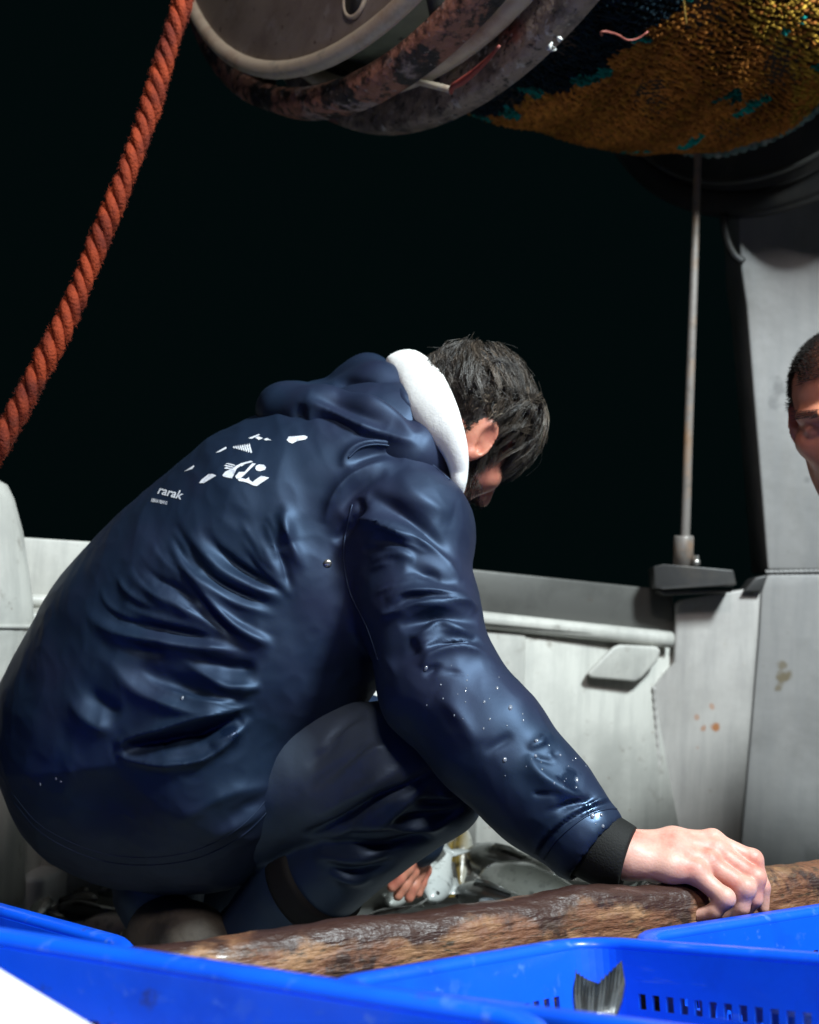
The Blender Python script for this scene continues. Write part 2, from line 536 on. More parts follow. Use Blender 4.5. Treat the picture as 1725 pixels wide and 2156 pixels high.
# ------------------------------------------------------------------ signed-distance sculpting
class Sculpt:
    def __init__(self, lo, hi, h):
        self.lo, self.h = np.asarray(lo, float), h
        self.n = np.ceil((np.asarray(hi, float) - self.lo) / h).astype(int) + 1
        self.a = np.full(self.n, 0.08, np.float32)

    def _box(self, lo, hi, m):
        i0 = np.clip(np.floor((np.asarray(lo) - m - self.lo) / self.h).astype(int), 0, self.n)
        i1 = np.clip(np.ceil((np.asarray(hi) + m - self.lo) / self.h).astype(int) + 1, 0, self.n)
        if np.any(i1 <= i0):
            return None
        ax = [(self.lo[k] + self.h * np.arange(i0[k], i1[k])).astype(np.float32) for k in range(3)]
        X, Y, Z = np.meshgrid(*ax, indexing='ij', sparse=True)
        return (slice(i0[0], i1[0]), slice(i0[1], i1[1]), slice(i0[2], i1[2])), X, Y, Z

    def _put(self, s, d, k, sub):
        o = self.a[s]
        if sub:
            d = -d
            hh = np.maximum(k - np.abs(o - d), 0) / k
            self.a[s] = np.maximum(o, d) + hh * hh * k * 0.25
        else:
            hh = np.maximum(k - np.abs(o - d), 0) / k
            self.a[s] = np.minimum(o, d) - hh * hh * k * 0.25

    def cone(self, a, b, ra, rb, k=0.02, sub=False):
        a, b = np.asarray(a, float), np.asarray(b, float)
        m = max(ra, rb)
        bx = self._box(np.minimum(a, b) - m, np.maximum(a, b) + m, k + 0.02)
        if bx is None:
            return
        s, X, Y, Z = bx
        ba = b - a
        t = ((X - a[0]) * ba[0] + (Y - a[1]) * ba[1] + (Z - a[2]) * ba[2]) / max(ba @ ba, 1e-9)
        t = np.clip(t, 0, 1)
        d = np.sqrt((X - a[0] - t * ba[0]) ** 2 + (Y - a[1] - t * ba[1]) ** 2 + (Z - a[2] - t * ba[2]) ** 2) - (ra + (rb - ra) * t)
        self._put(s, d.astype(np.float32), k, sub)

    def chain(self, pts, k=0.02):
        for (a, ra), (b, rb) in zip(pts[:-1], pts[1:]):
            self.cone(a, b, ra, rb, k)

    def ball(self, c, r, k=0.02, sub=False):
        self.cone(c, np.asarray(c) + 1e-4, r, r, k, sub)

    def ell(self, c, r, axes=None, k=0.02, sub=False):
        c, r = np.asarray(c, float), np.asarray(r, float)
        R = np.eye(3) if axes is None else np.asarray(axes, float)     # rows: local axes in world
        ext = np.sqrt(((R * r[:, None]) ** 2).sum(0))
        bx = self._box(c - ext, c + ext, k + 0.02)
        if bx is None:
            return
        s, X, Y, Z = bx
        q = [((X - c[0]) * R[i, 0] + (Y - c[1]) * R[i, 1] + (Z - c[2]) * R[i, 2]) for i in range(3)]
        k0 = np.sqrt(sum((q[i] / r[i]) ** 2 for i in range(3)))
        k1 = np.sqrt(sum((q[i] / r[i] ** 2) ** 2 for i in range(3))) + 1e-6
        d = k0 * (k0 - 1) / k1
        self._put(s, d.astype(np.float32), k, sub)

    def mesh(self, smooth=2):
        g = vdb.FloatGrid(background=0.08)
        g.copyFromArray(self.a)
        p, q = g.convertToQuads(0.0)
        p = np.asarray(p, float) * self.h + self.lo
        q = np.asarray(q)[:, ::-1].copy()
        if signed_volume(p, q) < 0:
            q = q[:, ::-1].copy()
        return relax(p, q, smooth), q


def signed_volume(p, q):
    a, b, c, d = (p[q[:, i]] for i in range(4))
    return float((np.einsum('ij,ij->i', a, np.cross(b, c)) + np.einsum('ij,ij->i', a, np.cross(c, d))).sum())


def relax(p, q, n, w=0.5):
    if n <= 0:
        return p
    e = np.vstack([q[:, [0, 1]], q[:, [1, 2]], q[:, [2, 3]], q[:, [3, 0]]])
    e = np.vstack([e, e[:, ::-1]])
    cnt = np.bincount(e[:, 0], minlength=len(p)).astype(float)[:, None] + 1e-9
    for _ in range(n):
        s = np.stack([np.bincount(e[:, 0], weights=p[e[:, 1], k], minlength=len(p)) for k in range(3)], 1)
        p = p + w * (s / cnt - p)
    return p


def normals(p, q):
    fn = np.cross(p[q[:, 2]] - p[q[:, 0]], p[q[:, 3]] - p[q[:, 1]])
    n = np.stack([np.bincount(q.ravel(), weights=np.repeat(fn[:, k], 4), minlength=len(p)) for k in range(3)], 1)
    return n / (np.linalg.norm(n, axis=1)[:, None] + 1e-12)


def creases(p, q, folds, widen=1.0, gain=1.0, pulled=0):
    """raise or sink the cloth along creases; each crease is (line of picture points, half width, height in mm[, width on the other side])"""
    n = normals(p, q)
    u, v, d = project(p)
    view = p - np.array([0, 0, CAM_H])
    view /= np.linalg.norm(view, axis=1)[:, None]
    face = np.clip(-(n * view).sum(1) * 2.2, 0, 1)
    disp = np.zeros(len(p))
    for fi_, fo in enumerate(folds):
        line, w, amp = np.asarray(fo[0], float), fo[1] * widen, fo[2] * 1e-3 * gain
        w2 = fo[3] * widen if len(fo) > 3 else w
        line = smooth_path(line, max(8, 5 * len(line))) if len(line) > 2 else line
        big = max(w, w2) * 3
        sel = np.where((u > line[:, 0].min() - big) & (u < line[:, 0].max() + big) & (v > line[:, 1].min() - big) & (v < line[:, 1].max() + big) & (face > 0))[0]
        if not len(sel):
            continue
        U, V = u[sel], v[sel]
        best = np.full(len(sel), 1e9)
        sd = np.zeros(len(sel))
        tt = np.zeros(len(sel))
        m = len(line) - 1
        for i in range(m):
            ax, ay = line[i]
            bx, by = line[i + 1] - line[i]
            L2 = bx * bx + by * by + 1e-9
            t = np.clip(((U - ax) * bx + (V - ay) * by) / L2, 0, 1)
            dx, dy = U - ax - t * bx, V - ay - t * by
            dd = np.hypot(dx, dy)
            k = dd < best
            best[k] = dd[k]
            sd[k] = np.sign(bx * dy - by * dx)[k]
            tt[k] = (i + t[k]) / m
        ww = np.where(sd > 0, w, w2)
        taper = np.sin(np.pi * np.clip(tt, 0.0, 1.0)) ** .8
        if fi_ < pulled:                          # cloth pulled tight at the end of the line: the fold dies out towards its start
            a_, b_ = np.clip(tt / .6, 0, 1), np.clip((1 - tt) / .24, 0, 1)
            taper = a_ * a_ * (3 - 2 * a_) * b_ * b_ * (3 - 2 * b_)
        eps = .28 * ww
        shape = np.exp(-(np.sqrt(best ** 2 + eps ** 2) - eps) / ww * 1.35) if amp > 0 else np.exp(-(best / ww) ** 2)
        disp[sel] += amp * shape * taper * face[sel]
    return p + n * disp[:, None]


def vnoise(p, scale, seed=0):
    """cheap smooth value made of a few tilted sine waves"""
    r = np.random.default_rng(seed)
    out = np.zeros(len(p))
    for i in range(6):
        k = r.normal(size=3)
        k *= scale * (0.6 + 0.25 * i) / np.linalg.norm(k)
        out += np.sin(p @ k + r.uniform(0, 6.28) + 1.3 * np.sin(p @ (r.normal(size=3) * scale * 0.35)))
    return out / 6

# ================================================================== the setting
def box_mesh(name, lo, hi, bevel=0.004):
    (x0, y0, z0), (x1, y1, z1) = lo, hi
    return prism(name, [(x0, y0, z0), (x1, y0, z0), (x1, y0, z1), (x0, y0, z1)], (0, y1 - y0, 0), bevel)


o = link('deck', box_mesh('deck', (-2.2, -1.6, -0.10), (2.0, 3.3, 0.0), 0), M['deck'])
tag(o, kind='structure')
sea_v = [(-1500, -1500, -1.3), (1500, -1500, -1.3), (1500, 1500, -1.3), (-1500, 1500, -1.3)]
o = link('sea', make_mesh('sea', sea_v, [(0, 1, 2, 3)]), M['sea'])
tag(o, kind='structure')

# ---- bulwark along the far side of the deck
bul = thing('bulwark', 'white painted steel bulwark behind the crouching man, with a bare grey rail plate', 'bulwark', P(860, 1880, 2.7))
OUT = np.array([0.10, 0.99, 0.0])
OUT /= np.linalg.norm(OUT)


def rail_d(u):
    return 2.30 + 0.56 * (u + 60) / 1480.0 if u < 1420 else 2.86


def RP(u, v, dd=0.0):
    return P(u, v, rail_d(u) + dd)


def drop(p, z):
    return np.array([p[0], p[1], z])


wl, wr = RP(-330, 1240), RP(1480, 1330)
me = prism('wall_panel', [drop(wl, 0.0), drop(wr, 0.0), wr, wl], OUT * 0.05, 0)
link('wall_panel', me, M['white_paint'], bul)
me = prism('rail_plate', [RP(-330, 1106, -.02), RP(610, 1168, -.02), RP(610, 1284, -.02), RP(-330, 1232, -.02)], OUT * 0.11)
link('rail_plate', me, M['white_paint'], bul)
me = prism('rail_plate', [RP(614, 1166, -.03), RP(1000, 1199, -.03), RP(1417, 1243, -.03), RP(1421, 1337, -.03), RP(1000, 1294, -.03), RP(614, 1262, -.03)], OUT * 0.12)
link('rail_plate', me, M['steel'], bul, 'bare grey steel rail plate')
# rounded white ledge below the rail plate
lp = [RP(u, v, -.055) for u, v in ((560, 1262), (800, 1284), (1000, 1304), (1200, 1325), (1412, 1347))]
link('ledge', tube_mesh('ledge', smooth_path(lp, 24), 0.019, 14), M['white_paint'], bul)
me = prism('ledge_shelf', [RP(560, 1252, -.07), RP(1412, 1338, -.07), RP(1412, 1352, -.07), RP(560, 1268, -.07)], OUT * 0.075)
link('ledge_shelf', me, M['white_paint'], bul)
lp = [RP(u, v, -.03) for u, v in ((-330, 1246), (60, 1264), (330, 1276), (560, 1288))]
link('ledge', tube_mesh('ledge', smooth_path(lp, 16), 0.013, 12), M['white_paint'], bul)


def upright(name, u0, u1, v0, dd, th):
    a, b = RP(u0, v0, dd), RP(u1, v0, dd)
    me = prism(name, [drop(a, 0.0), drop(b, 0.0), b, a], OUT * th, 0.006)
    return link(name, me, M['white_paint'], bul)


upright('stiffener', 1012, 1108, 1330, -.055, .06)
upright('stiffener', 1328, 1372, 1352, -.035, .05)
upright('stiffener', 330, 400, 1290, -.055, .06)
upright('stiffener', -120, 86, 1290, -.10, .09)
a, b = RP(-160, 1850, -.16), RP(96, 1850, -.16)
me = prism('step', [drop(a, 0.0), drop(b, 0.0), b, a], OUT * 0.18, 0.008)
link('step', me, M['grey_paint'], bul)
# freeing-port flap
fl = [(1236, 1418), (1292, 1362), (1306, 1357), (1384, 1361), (1392, 1370), (1384, 1394), (1352, 1428), (1338, 1436), (1244, 1428)]
me = prism('flap', [RP(u, v, -.085) for u, v in fl], OUT * 0.028, 0.007)
link('flap', me, M['white_paint'], bul)
for (u, v) in ((1325, 1472), (1325, 1616), (1180, 1500), (1180, 1660)):
    c = RP(u, v, -.012)
    me = tube_mesh('rivet', [c + OUT * 0.01, c, c - OUT * 0.006, c - OUT * 0.009], [.010, .010, .008, .003], 10)
    link('rivet', me, M['white_paint'], bul)

# ---- short bulkhead that closes the rail beside the gantry leg
bh = thing('bulkhead', 'pale grey bulkhead plate with rust spots, beside the gantry leg', 'bulkhead', P(1490, 1850, 2.80))
d1 = 2.80
pts = [(1424, 1270), (1434, 1262), (1520, 1248), (1570, 1240), (1603, 1238), (1597, 1340), (1579, 1560), (1559, 1790), (1550, 1900), (1402, 1900), (1392, 1700), (1377, 1442), (1420, 1395)]
me = prism('plate', [P(u, v, d1) for u, v in pts], OUT * 0.06, 0.006)
mb = mat('bulkhead_paint', (0.44, 0.425, 0.405), 0.5, layers=[((0.29, 0.275, 0.26), 3.5, 0.47, 0.74, 9), ((0.30, 0.24, 0.19), 24, 0.66, 0.8, 8), ((0.32, 0.31, 0.30), 10, 0.45, 0.75, 8, (3, 3, 0.3))], bump=[(45, 0.15, 0.004), (8, 0.2, 0.012)])
add_spots(mb, [(P(1507, 1532, d1), .010, .9), (P(1481, 1535, d1), .007, .6), (P(1468, 1510, d1), .006, .5), (P(1500, 1488, d1), .006, .5), (P(1470, 1575, d1), .006, .45)], (0.36, 0.13, 0.03), 3.2)
link('plate', me, mb, bh)
me = prism('cap', [P(1566, 1246, d1 - .02), P(1590, 1216, d1 - .02), P(1617, 1210, d1 - .02), P(1606, 1246, d1 - .02)], OUT * 0.10, 0.004)
link('cap', me, M['dark_steel'], bh)

sb_ = [P(u, v, d1 - .004) for u, v in ((1377, 1446), (1384, 1560), (1392, 1700), (1401, 1880))]
link('weld_bead', tube_mesh('weld_bead', smooth_path(sb_, 60), .0045 + .0012 * np.sin(np.arange(60) * 1.9), 8), mb, bh)

# ---- gantry leg at the right
gl = thing('gantry_leg', 'tall tapered grey-white gantry leg behind the second man', 'post', P(1720, 1860, 2.95))
gp = mat('gantry_paint', (0.27, 0.265, 0.26), 0.5, layers=[((0.16, 0.157, 0.15), 4.0, 0.46, 0.74, 9), ((0.15, 0.15, 0.14), 20, 0.68, 0.8, 8), ((0.22, 0.22, 0.22), 10, 0.45, 0.75, 8, (3, 3, 0.3))], bump=[(45, 0.15, 0.004), (8, 0.25, 0.012)])
gd = 2.95
add_spots(gp, [(P(1652, 1425, gd), .016, .85), (P(1648, 1400, gd), .012, .7), (P(1640, 1448, gd), .010, .7)], (0.13, 0.10, 0.05))
add_spots(gp, [(P(1640, 815, gd), .020, .6), (P(1628, 850, gd), .016, .5), (P(1700, 1010, gd), .01, .5), (P(1712, 1800, gd), .03, .4)], (0.10, 0.10, 0.10))
up = [(1617, 1200), (1608, 1080), (1590, 860), (1572, 640), (1560, 560), (1548, 300), (1540, 60), (1536, -300), (2080, -300), (2080, 1200)]
me = prism('upper_plate', [P(u, v, gd) for u, v in up], OUT * 0.22, 0.006)
link('upper_plate', me, gp, gl)
lo_ = [(1617, 1208), (2080, 1208), (2080, 1960), (1544, 1960), (1560, 1790), (1580, 1560), (1598, 1340), (1604, 1240)]
me = prism('lower_plate', [P(u, v, gd) for u, v in lo_], OUT * 0.22, 0.006)
link('lower_plate', me, gp, gl)
link('shade_plate', box_mesh('shade_plate', (1.06, 1.84, 2.00), (2.2, 3.2, 2.08), .01), gp, gl)  # unseen plate added to shade the top of the gantry leg
sb_ = [P(u, v, gd - .002) for u, v in ((1612, 1204), (1680, 1203), (1760, 1202), (1900, 1201))]
link('weld_bead', tube_mesh('weld_bead', smooth_path(sb_, 60), .004 + .0012 * np.sin(np.arange(60) * 2.1), 8), gp, gl)
hk = smooth_path([P(1524, 452, gd - .02), P(1530, 500, gd - .02), P(1546, 536, gd - .02), P(1566, 552, gd - .02)], 14)
link('hook', tube_mesh('hook', hk, .010, 10), M['dark_steel'], gl)

# ---- white post at the left edge
lpst = thing('flared_post', 'white flared post at the left edge, in front of the bulwark', 'post', P(-60, 1900, 2.15))
prof = [(1020, 8), (1050, 22), (1120, 40), (1200, 52), (1262, 60), (1312, 63)]
v_, f_ = [], []
rows = [(u, v) for v, u in prof] + [(60, 1330), (48, 1420), (44, 1600), (44, 1900)]
cx = -150
dP = 2.13
seg = 28
rings = []
for (u, v) in rows:
    c = P(cx, v, dP)
    e = P(u, v, dP)
    r = np.linalg.norm(e - c)
    rings.append((c, r))
top = P(cx, 985, dP)
path = [top] + [c for c, r in rings]
rad = [0.08] + [r for c, r in rings]
link('post_body', tube_mesh('post_body', path, rad, 32, normal_hint=(0, 1, 0), flat=1.0), M['white_paint'], lpst)
c0, r0 = rings[5]
link('weld_bead', revolve('weld_bead', c0, np.array([0, 0, 1.0]), np.array([1.0, 0, 0]), np.array([0, 1.0, 0]), tube_profile(0, r0, .004), 48), M['white_paint'], lpst)

# ---- upright rod clamped on the rail
rod = thing('stanchion_rod', 'thin steel rod standing on a dark clamp block on the rail', 'rod', P(1440, 1235, 2.76))
rd = 2.76
pth = smooth_path([P(1440, 1196, rd), P(1444, 1100, rd), P(1450, 900, rd), P(1459, 650, rd), P(1466, 440, rd), P(1476, 150, rd)], 30)
link('shaft', tube_mesh('shaft', pth, np.linspace(.0115, .0085, 30), 12), M['rod_steel'], rod)
pth = [P(1438, 1200, rd), P(1440, 1132, rd), P(1440, 1128, rd)]
link('collar', tube_mesh('collar', pth, [.023, .023, .021], 16), M['rod_steel'], rod)
me = prism('clamp_block', [P(1376, 1192, rd - .04), P(1398, 1188, rd - .05), P(1545, 1200, rd - .05), P(1552, 1232, rd - .05), P(1398, 1241, rd - .05), P(1378, 1238, rd - .04)], OUT * 0.12, 0.004)
link('clamp_block', me, M['dark_steel'], rod)
me = prism('under_shade', [P(1384, 1244, rd - .03), P(1545, 1240, rd - .03), P(1540, 1247, rd - .03), P(1400, 1253, rd - .03)], OUT * 0.10, 0.002)
link('under_shade', me, M['dark_steel'], rod)  # dark strip in place of the shade under the clamp block
c = P(1466, 1190, rd - .03)
link('bolt', tube_mesh('bolt', [c, c + [0, 0, .012], c + [0, 0, .013], c + [0, 0, .022]], [.009, .009, .006, .006], 6), M['metal_bright'], rod)

# ================================================================== net drum overhead
YAW = math.radians(39.5)
SC = 0.70
DC = np.array([-0.150, 2.82, 2.245]) * SC + np.array([0, 0, CAM_H])
EL = 0.006
DA = np.array([math.cos(YAW) * math.cos(EL), math.sin(YAW) * math.cos(EL), math.sin(EL)])
DE1 = np.array([math.sin(YAW), -math.cos(YAW), 0])        # towards the camera side
DE2 = np.cross(DE1, DA)
DE2 = DE2 if DE2[2] > 0 else -DE2
RF, L2, L3 = SC, 0.26 * SC, 1.72 * SC
drum = thing('net_drum', 'rusty net drum with wide flanges hanging above the crouching man', 'net drum', DC)


def rev(name, prof, m, parent=drum, seg=96, label=None):
    return link(name, revolve(name, DC, DA, DE1, DE2, prof, seg), m, parent, label)


rev('rim', ring_profile(-.018, .05, RF - .048, RF, .012), M['rust_rim'], label='flaking rust-red outer rim')
disc = rev('end_disc', ring_profile(-.050, -.035, .05, RF * .895), M['disc_paint'])
rev('rim_tube', tube_profile(-.045, RF * .905, .016), M['cream_paint'], disc)
rev('hub', ring_profile(-.10, 1.9, .03, .08), M['dark_steel'])
rev('barrel', ring_profile(-.01, L2 + .03, RF * .50, RF * .80), M['drum_green'])
rev('rim_tube', tube_profile(L2 - .045, RF * .875, .018), M['cream_paint'])
rev('rim', ring_profile(L2 - .02, L2 + .03, RF * .975 - .10, RF * .975, .010), M['grey_rim'], label='grey worn rim beside the netting')
rev('flange', ring_profile(L2, L2 + .015, .3, RF - .08), M['drum_green'])
rev('rim', ring_profile(L3, L3 + .05, RF * .86 - .06, RF * .86, .010), M['dark_steel'], label='dark rim at the far end of the drum')
rev('rim_tube', tube_profile(L3 - .03, RF * .76, .006), M['steel'])
rev('flange', ring_profile(L3 + .01, L3 + .03, .1, RF * .86 - .05), M['dark_steel'])
for k in range(8):            # spokes between disc rim and outer rim
    w = 2 * math.pi * (k + .35) / 8
    rad = DE1 * math.cos(w) + DE2 * math.sin(w)
    link('spoke', tube_mesh('spoke', [DC + DA * .0 + rad * RF * .55, DC + DA * .012 + rad * (RF - .05)], .014, 8), M['dark_steel'], drum)
# slot in the end disc: a dark oval plate in place of a shaded hole, light lip round it
def on_disc(u, v, l):
    r = _dirs(u, v)
    t = ((DC + DA * l - np.array([0, 0, CAM_H])) @ DA) / (r @ DA)
    return r * t + np.array([0, 0, CAM_H])


def drum_point(u, v, radius, lo=0.0, hi=2.0):
    """where the ray through a picture point meets the cylinder of this radius round the drum's axis"""
    o_ = np.array([0, 0, CAM_H]) - DC
    r = _dirs(u, v)
    op, rp = o_ - DA * (o_ @ DA), r - DA * (r @ DA)
    A, B, Cc = rp @ rp, 2 * op @ rp, op @ op - radius ** 2
    disc_ = max(B * B - 4 * A * Cc, 0)
    t = (-B - math.sqrt(disc_)) / (2 * A)
    return o_ + DC + r * t


oc = on_disc(748, -5, -.054)
ov = []
for k in range(26):
    w = 2 * math.pi * k / 26
    ov.append(on_disc(748 + 21 * math.cos(w) + 8 * math.sin(w), -6 - 42 * math.sin(w), -.0535))
link('slot_shade', prism('slot_shade', ov, DA * -0.002, 0), M['dark_steel'], disc)
link('slot_lip', tube_mesh('slot_lip', ov, .004, 8, closed=True), M['cream_paint'], disc)
# thin bar across the gap between the two flanges with a red tip
a, b = drum_point(826, 158, RF * .86), drum_point(948, 188, RF * .97)
link('tie_bar', tube_mesh('tie_bar', [a, (a + b) / 2, b], .006, 8), M['cream_paint'], drum)
tp = [drum_point(u, v, RF * 1.005) for u, v in ((950, 196), (952, 184), (975, 170), (1000, 150), (1030, 122), (1052, 96))]
mr_ = mat('red_paint', (0.36, 0.06, 0.045), 0.5, layers=[((0.2, 0.13, 0.11), 40, 0.5, 0.65, 6)], bump=[(90, 0.4, 0.004)])
link('red_strip', tube_mesh('red_strip', smooth_path(tp, 20), np.concatenate([np.linspace(.003, .0065, 8), np.linspace(.0065, .002, 12)]), 8), mr_, drum)

# ---- the net wound on the drum
net = thing('wound_net', 'orange and teal fishing net wound thickly on the drum', 'fishing net', DC + DA * .6)
NL0, NL1 = L2 + .035, 1.135


def net_r(L, w):
    t = (L - NL0) / (NL1 - NL0)
    r = np.interp(L, [.15, .22, .5, .7, .9, 1.0, 1.1, 1.15], [.59, .59, .565, .550, .530, .508, .480, .44])
    return r * (SC / .70) + .008 * np.sin(5 * w + 9 * t) * np.sin(7 * t + 2) + .006 * np.sin(23 * t + 3 * w)


ns, nl = 120, 44
wv, fv = [], []
for i in range(nl):
    L = NL0 + (NL1 - NL0) * i / (nl - 1)
    for k in range(ns):
        w = 2 * math.pi * k / ns
        wv.append(DC + DA * L + (DE1 * math.cos(w) + DE2 * math.sin(w)) * (net_r(L, w) - .006))
for i in range(nl - 1):
    for k in range(ns):
        l = (k + 1) % ns
        fv.append((i * ns + k, i * ns + l, (i + 1) * ns + l, (i + 1) * ns + k))
fv.append(tuple(range(ns)))
fv.append(tuple((nl - 1) * ns + k for k in range(ns - 1, -1, -1)))
link('net_core', make_mesh('net_core', wv, fv), M['net_base'], net)


def strand_mesh(name, A, B, C, r, tint):
    """3-sided tapered strands A-B-C, all at once"""
    n = len(A)
    pts = np.stack([A, B, C], 1)
    T = C - A
    T /= np.linalg.norm(T, axis=1)[:, None] + 1e-9
    rad = (B - DC) - ((B - DC) @ DA)[:, None] * DA
    rad /= np.linalg.norm(rad, axis=1)[:, None]
    S = np.cross(T, rad)
    prof = [(-1, -.5), (1, -.5), (0, 1.1)]
    sc = np.array([.45, 1, .45])
    v = np.zeros((n, 3, 3, 3))
    for i in range(3):
        for k, (s, h) in enumerate(prof):
            v[:, i, k] = pts[:, i] + (S * s + rad * h) * (r * sc[i])[:, None]
    v = v.reshape(-1, 3)
    base = (np.arange(n) * 9)[:, None]
    q = []
    for i in range(2):
        for k in range(3):
            l = (k + 1) % 3
            q.append([i * 3 + k, i * 3 + l, i * 3 + 3 + l, i * 3 + 3 + k])
    q = (base[:, :, None] + np.array(q)[None]).reshape(-1, 4)
    me = make_mesh(name, v, q)
    set_tint(me, np.repeat(tint, 9, 0))
    return me


def net_strands(name, lines, w0, w1, step, slope, half, rad, lift, seed, keep=1.0):
    """wound twine: slanting lines of short bowed strands, packed side by side round the drum"""
    r = np.random.default_rng(seed)
    kL = int((NL1 - NL0) / step)
    LL, WW = np.meshgrid(NL0 + step * (np.arange(kL) + .5), np.linspace(w0, w1, lines), indexing='ij')
    off = (np.arange(lines) % 3)[None, :] * step / 3
    L = (LL + off + r.normal(0, step * .10, LL.shape)).ravel()
    W = WW.ravel() + slope * (L - NL0) / .55 + r.normal(0, .0022, L.shape) + .008 * np.sin(L * 46) + .006 * np.sin(WW.ravel() * 13 + L * 9)
    kp = (r.uniform(0, 1, L.shape) < keep) & (L < NL1 + .004)
    L, W = L[kp], W[kp]
    ang = np.arctan(slope) + r.normal(0, .14, L.shape) + .18 * np.sin(W * 7 + L * 8)
    ln = half * r.uniform(.75, 1.25, L.shape)
    R0 = net_r(L, W)

    def pos(l, w, h):
        rr = net_r(l, w) + h
        return DC + l[:, None] * DA + (np.cos(w)[:, None] * DE1 + np.sin(w)[:, None] * DE2) * rr[:, None]

    dl, dw = ln * np.cos(ang), ln * np.sin(ang) / R0
    lump = .005 * np.sin(L * 21 + W * 6) + .004 * np.sin(W * 17 + L * 5) + lift
    A = pos(L - dl, W - dw, lump - .004)
    B = pos(L, W, lump + r.uniform(.001, .005, L.shape))
    Cc = pos(L + dl, W + dw, lump - .004)
    u, v, d = project(B)
    tint = np.zeros((len(L), 3))
    base = np.array([.46, .165, .034])
    tint[:] = base * (r.uniform(.45, 1.15, len(L)) * (1 + .25 * np.sin(L * 30 + W * 8)))[:, None]
    tint += np.array([.05, .05, .0]) * r.uniform(0, 1, (len(L), 1)) * r.integers(0, 2, (len(L), 1))
    t = (L - NL0) / (NL1 - NL0)
    # each layer of the net keeps its own colour; gold also paints in light at the upper right
    edge = NAVY(W) + .018 * np.sin(W * 17) + .012 * np.sin(W * 41)
    navy = t < edge
    tint[navy] = np.array([.006, .014, .020]) * r.uniform(.4, 1.6, (navy.sum(), 1))
    rim = (np.abs(t - edge) < .026) & (np.sin(W * 31) + .6 * np.sin(W * 13 + 1) > .3)
    tint[rim] = np.array([.010, .22, .18]) * r.uniform(.3, 1.1, (rim.sum(), 1))
    gold_lit = L + .03 * np.sin(W * 19) > np.interp(np.degrees(W), [-82, -70, -62, -57, -50, -30], [1.2, 1.0, .84, .66, .56, .5])
    gold_lit &= r.uniform(0, 1, len(L)) < .7
    tint[gold_lit] = np.array([.55, .32, .045]) * r.uniform(.35, 1.1, (gold_lit.sum(), 1))
    seam = (np.abs(t - (.74 + .03 * np.sin(W * 6))) < .014) & (np.sin(W * 19 + .5) > .1)
    tint[seam] = np.array([.01, .34, .29]) * r.uniform(.4, 1.1, (seam.sum(), 1))
    end = t > .955
    tint[end] = np.array([.10, .20, .19]) * r.uniform(.3, 1.2, (end.sum(), 1))
    for (pu, pv, pr, pc) in TEAL:
        c = drum_point(pu, pv, .54)
        dd = np.linalg.norm((B - c) * np.array([1, 1, 1.6]), axis=1)
        k = dd < pr * (0.8 + .4 * np.sin(L * 90) * np.sin(W * 60))
        tint[k] = np.array(pc) * r.uniform(.5, 1.1, (k.sum(), 1))
    rr = rad * r.uniform(.75, 1.25, L.shape)
    return strand_mesh(name, A, B, Cc, rr, tint)


def NAVY(W):
    return np.interp(np.degrees(W), NAVY_W, NAVY_T)


NAVY_W, NAVY_T = [-180, -110, -96, -82, -62, -45, 30], [.26, .28, .215, .232, .254, .26, .26]
TEAL = [(1525, 198, .036, (.006, .13, .115)), (1490, 205, .024, (.006, .10, .09)), (1555, 205, .022, (.006, .13, .115)),
        (1640, 165, .012, (.02, .42, .36)), (1632, 115, .012, (.02, .40, .34)), (1660, 70, .013, (.015, .3, .26)), (1700, 35, .016, (.02, .42, .36)),
        (1255, 130, .012, (.008, .2, .17)), (1195, 160, .009, (.008, .16, .13)), (1390, 20, .014, (.008, .2, .17)), (1300, 90, .008, (.008, .16, .13))]
for args in ((270, math.radians(-178), math.radians(22), .0200, .55, .0125, .0040, .0, 3), (150, math.radians(-178), math.radians(22), .021, -.35, .0085, .0026, .003, 4, .55)):
    so = link('twine', net_strands('twine', *args), M['twine'], net)
    so['kind'] = 'stuff'
# loose fibres and scraps that stick out of the net
def fibre(name, uvs, radius, col, rr=.0014):
    pts = [drum_point(u, v, radius) for u, v in uvs]
    m_ = mat(name + '_mat', col, 0.5)
    return link(name, tube_mesh(name, smooth_path(pts, 16), np.linspace(rr, rr * .6, 16), 6), m_, net)


fibre('loose_thread', [(1268, 74), (1266, 68), (1275, 66), (1300, 72), (1322, 84), (1345, 80), (1365, 66)], .60, (.45, .13, .10), .0022)
fibre('loose_thread', [(1440, 0), (1442, 22), (1446, 50)], .57, (.6, .36, .08), .0024)
for (u, v) in ((1168, 100), (1180, 78), (1176, 84), (1164, 96)):
    c = drum_point(u, v, .70)
    me = tube_mesh('net_scrap', [c, c + RNG.normal(0, .004, 3), c + RNG.normal(0, .007, 3)], [.002, .0042, .001], 7)
    link('net_scrap', me, M['foam'], net)
# twisted selvedge rope at the far edge of the net
ev = [drum_point(u, v, .49) for u, v in ((1440, 318), (1475, 322), (1520, 322), (1560, 312), (1610, 296), (1650, 275), (1700, 245), (1750, 210))]
sel_m = mat('selvedge', (.13, .22, .21), .7, layers=[((.30, .32, .32), 45, .5, .62, 6), ((.02, .06, .06), 30, .5, .65, 5)], bump=[(160, .8, .004)])
link('selvedge', tube_mesh('selvedge', smooth_path(ev, 50), .010 + .003 * np.sin(np.arange(50) * 2.1), 10), sel_m, net)

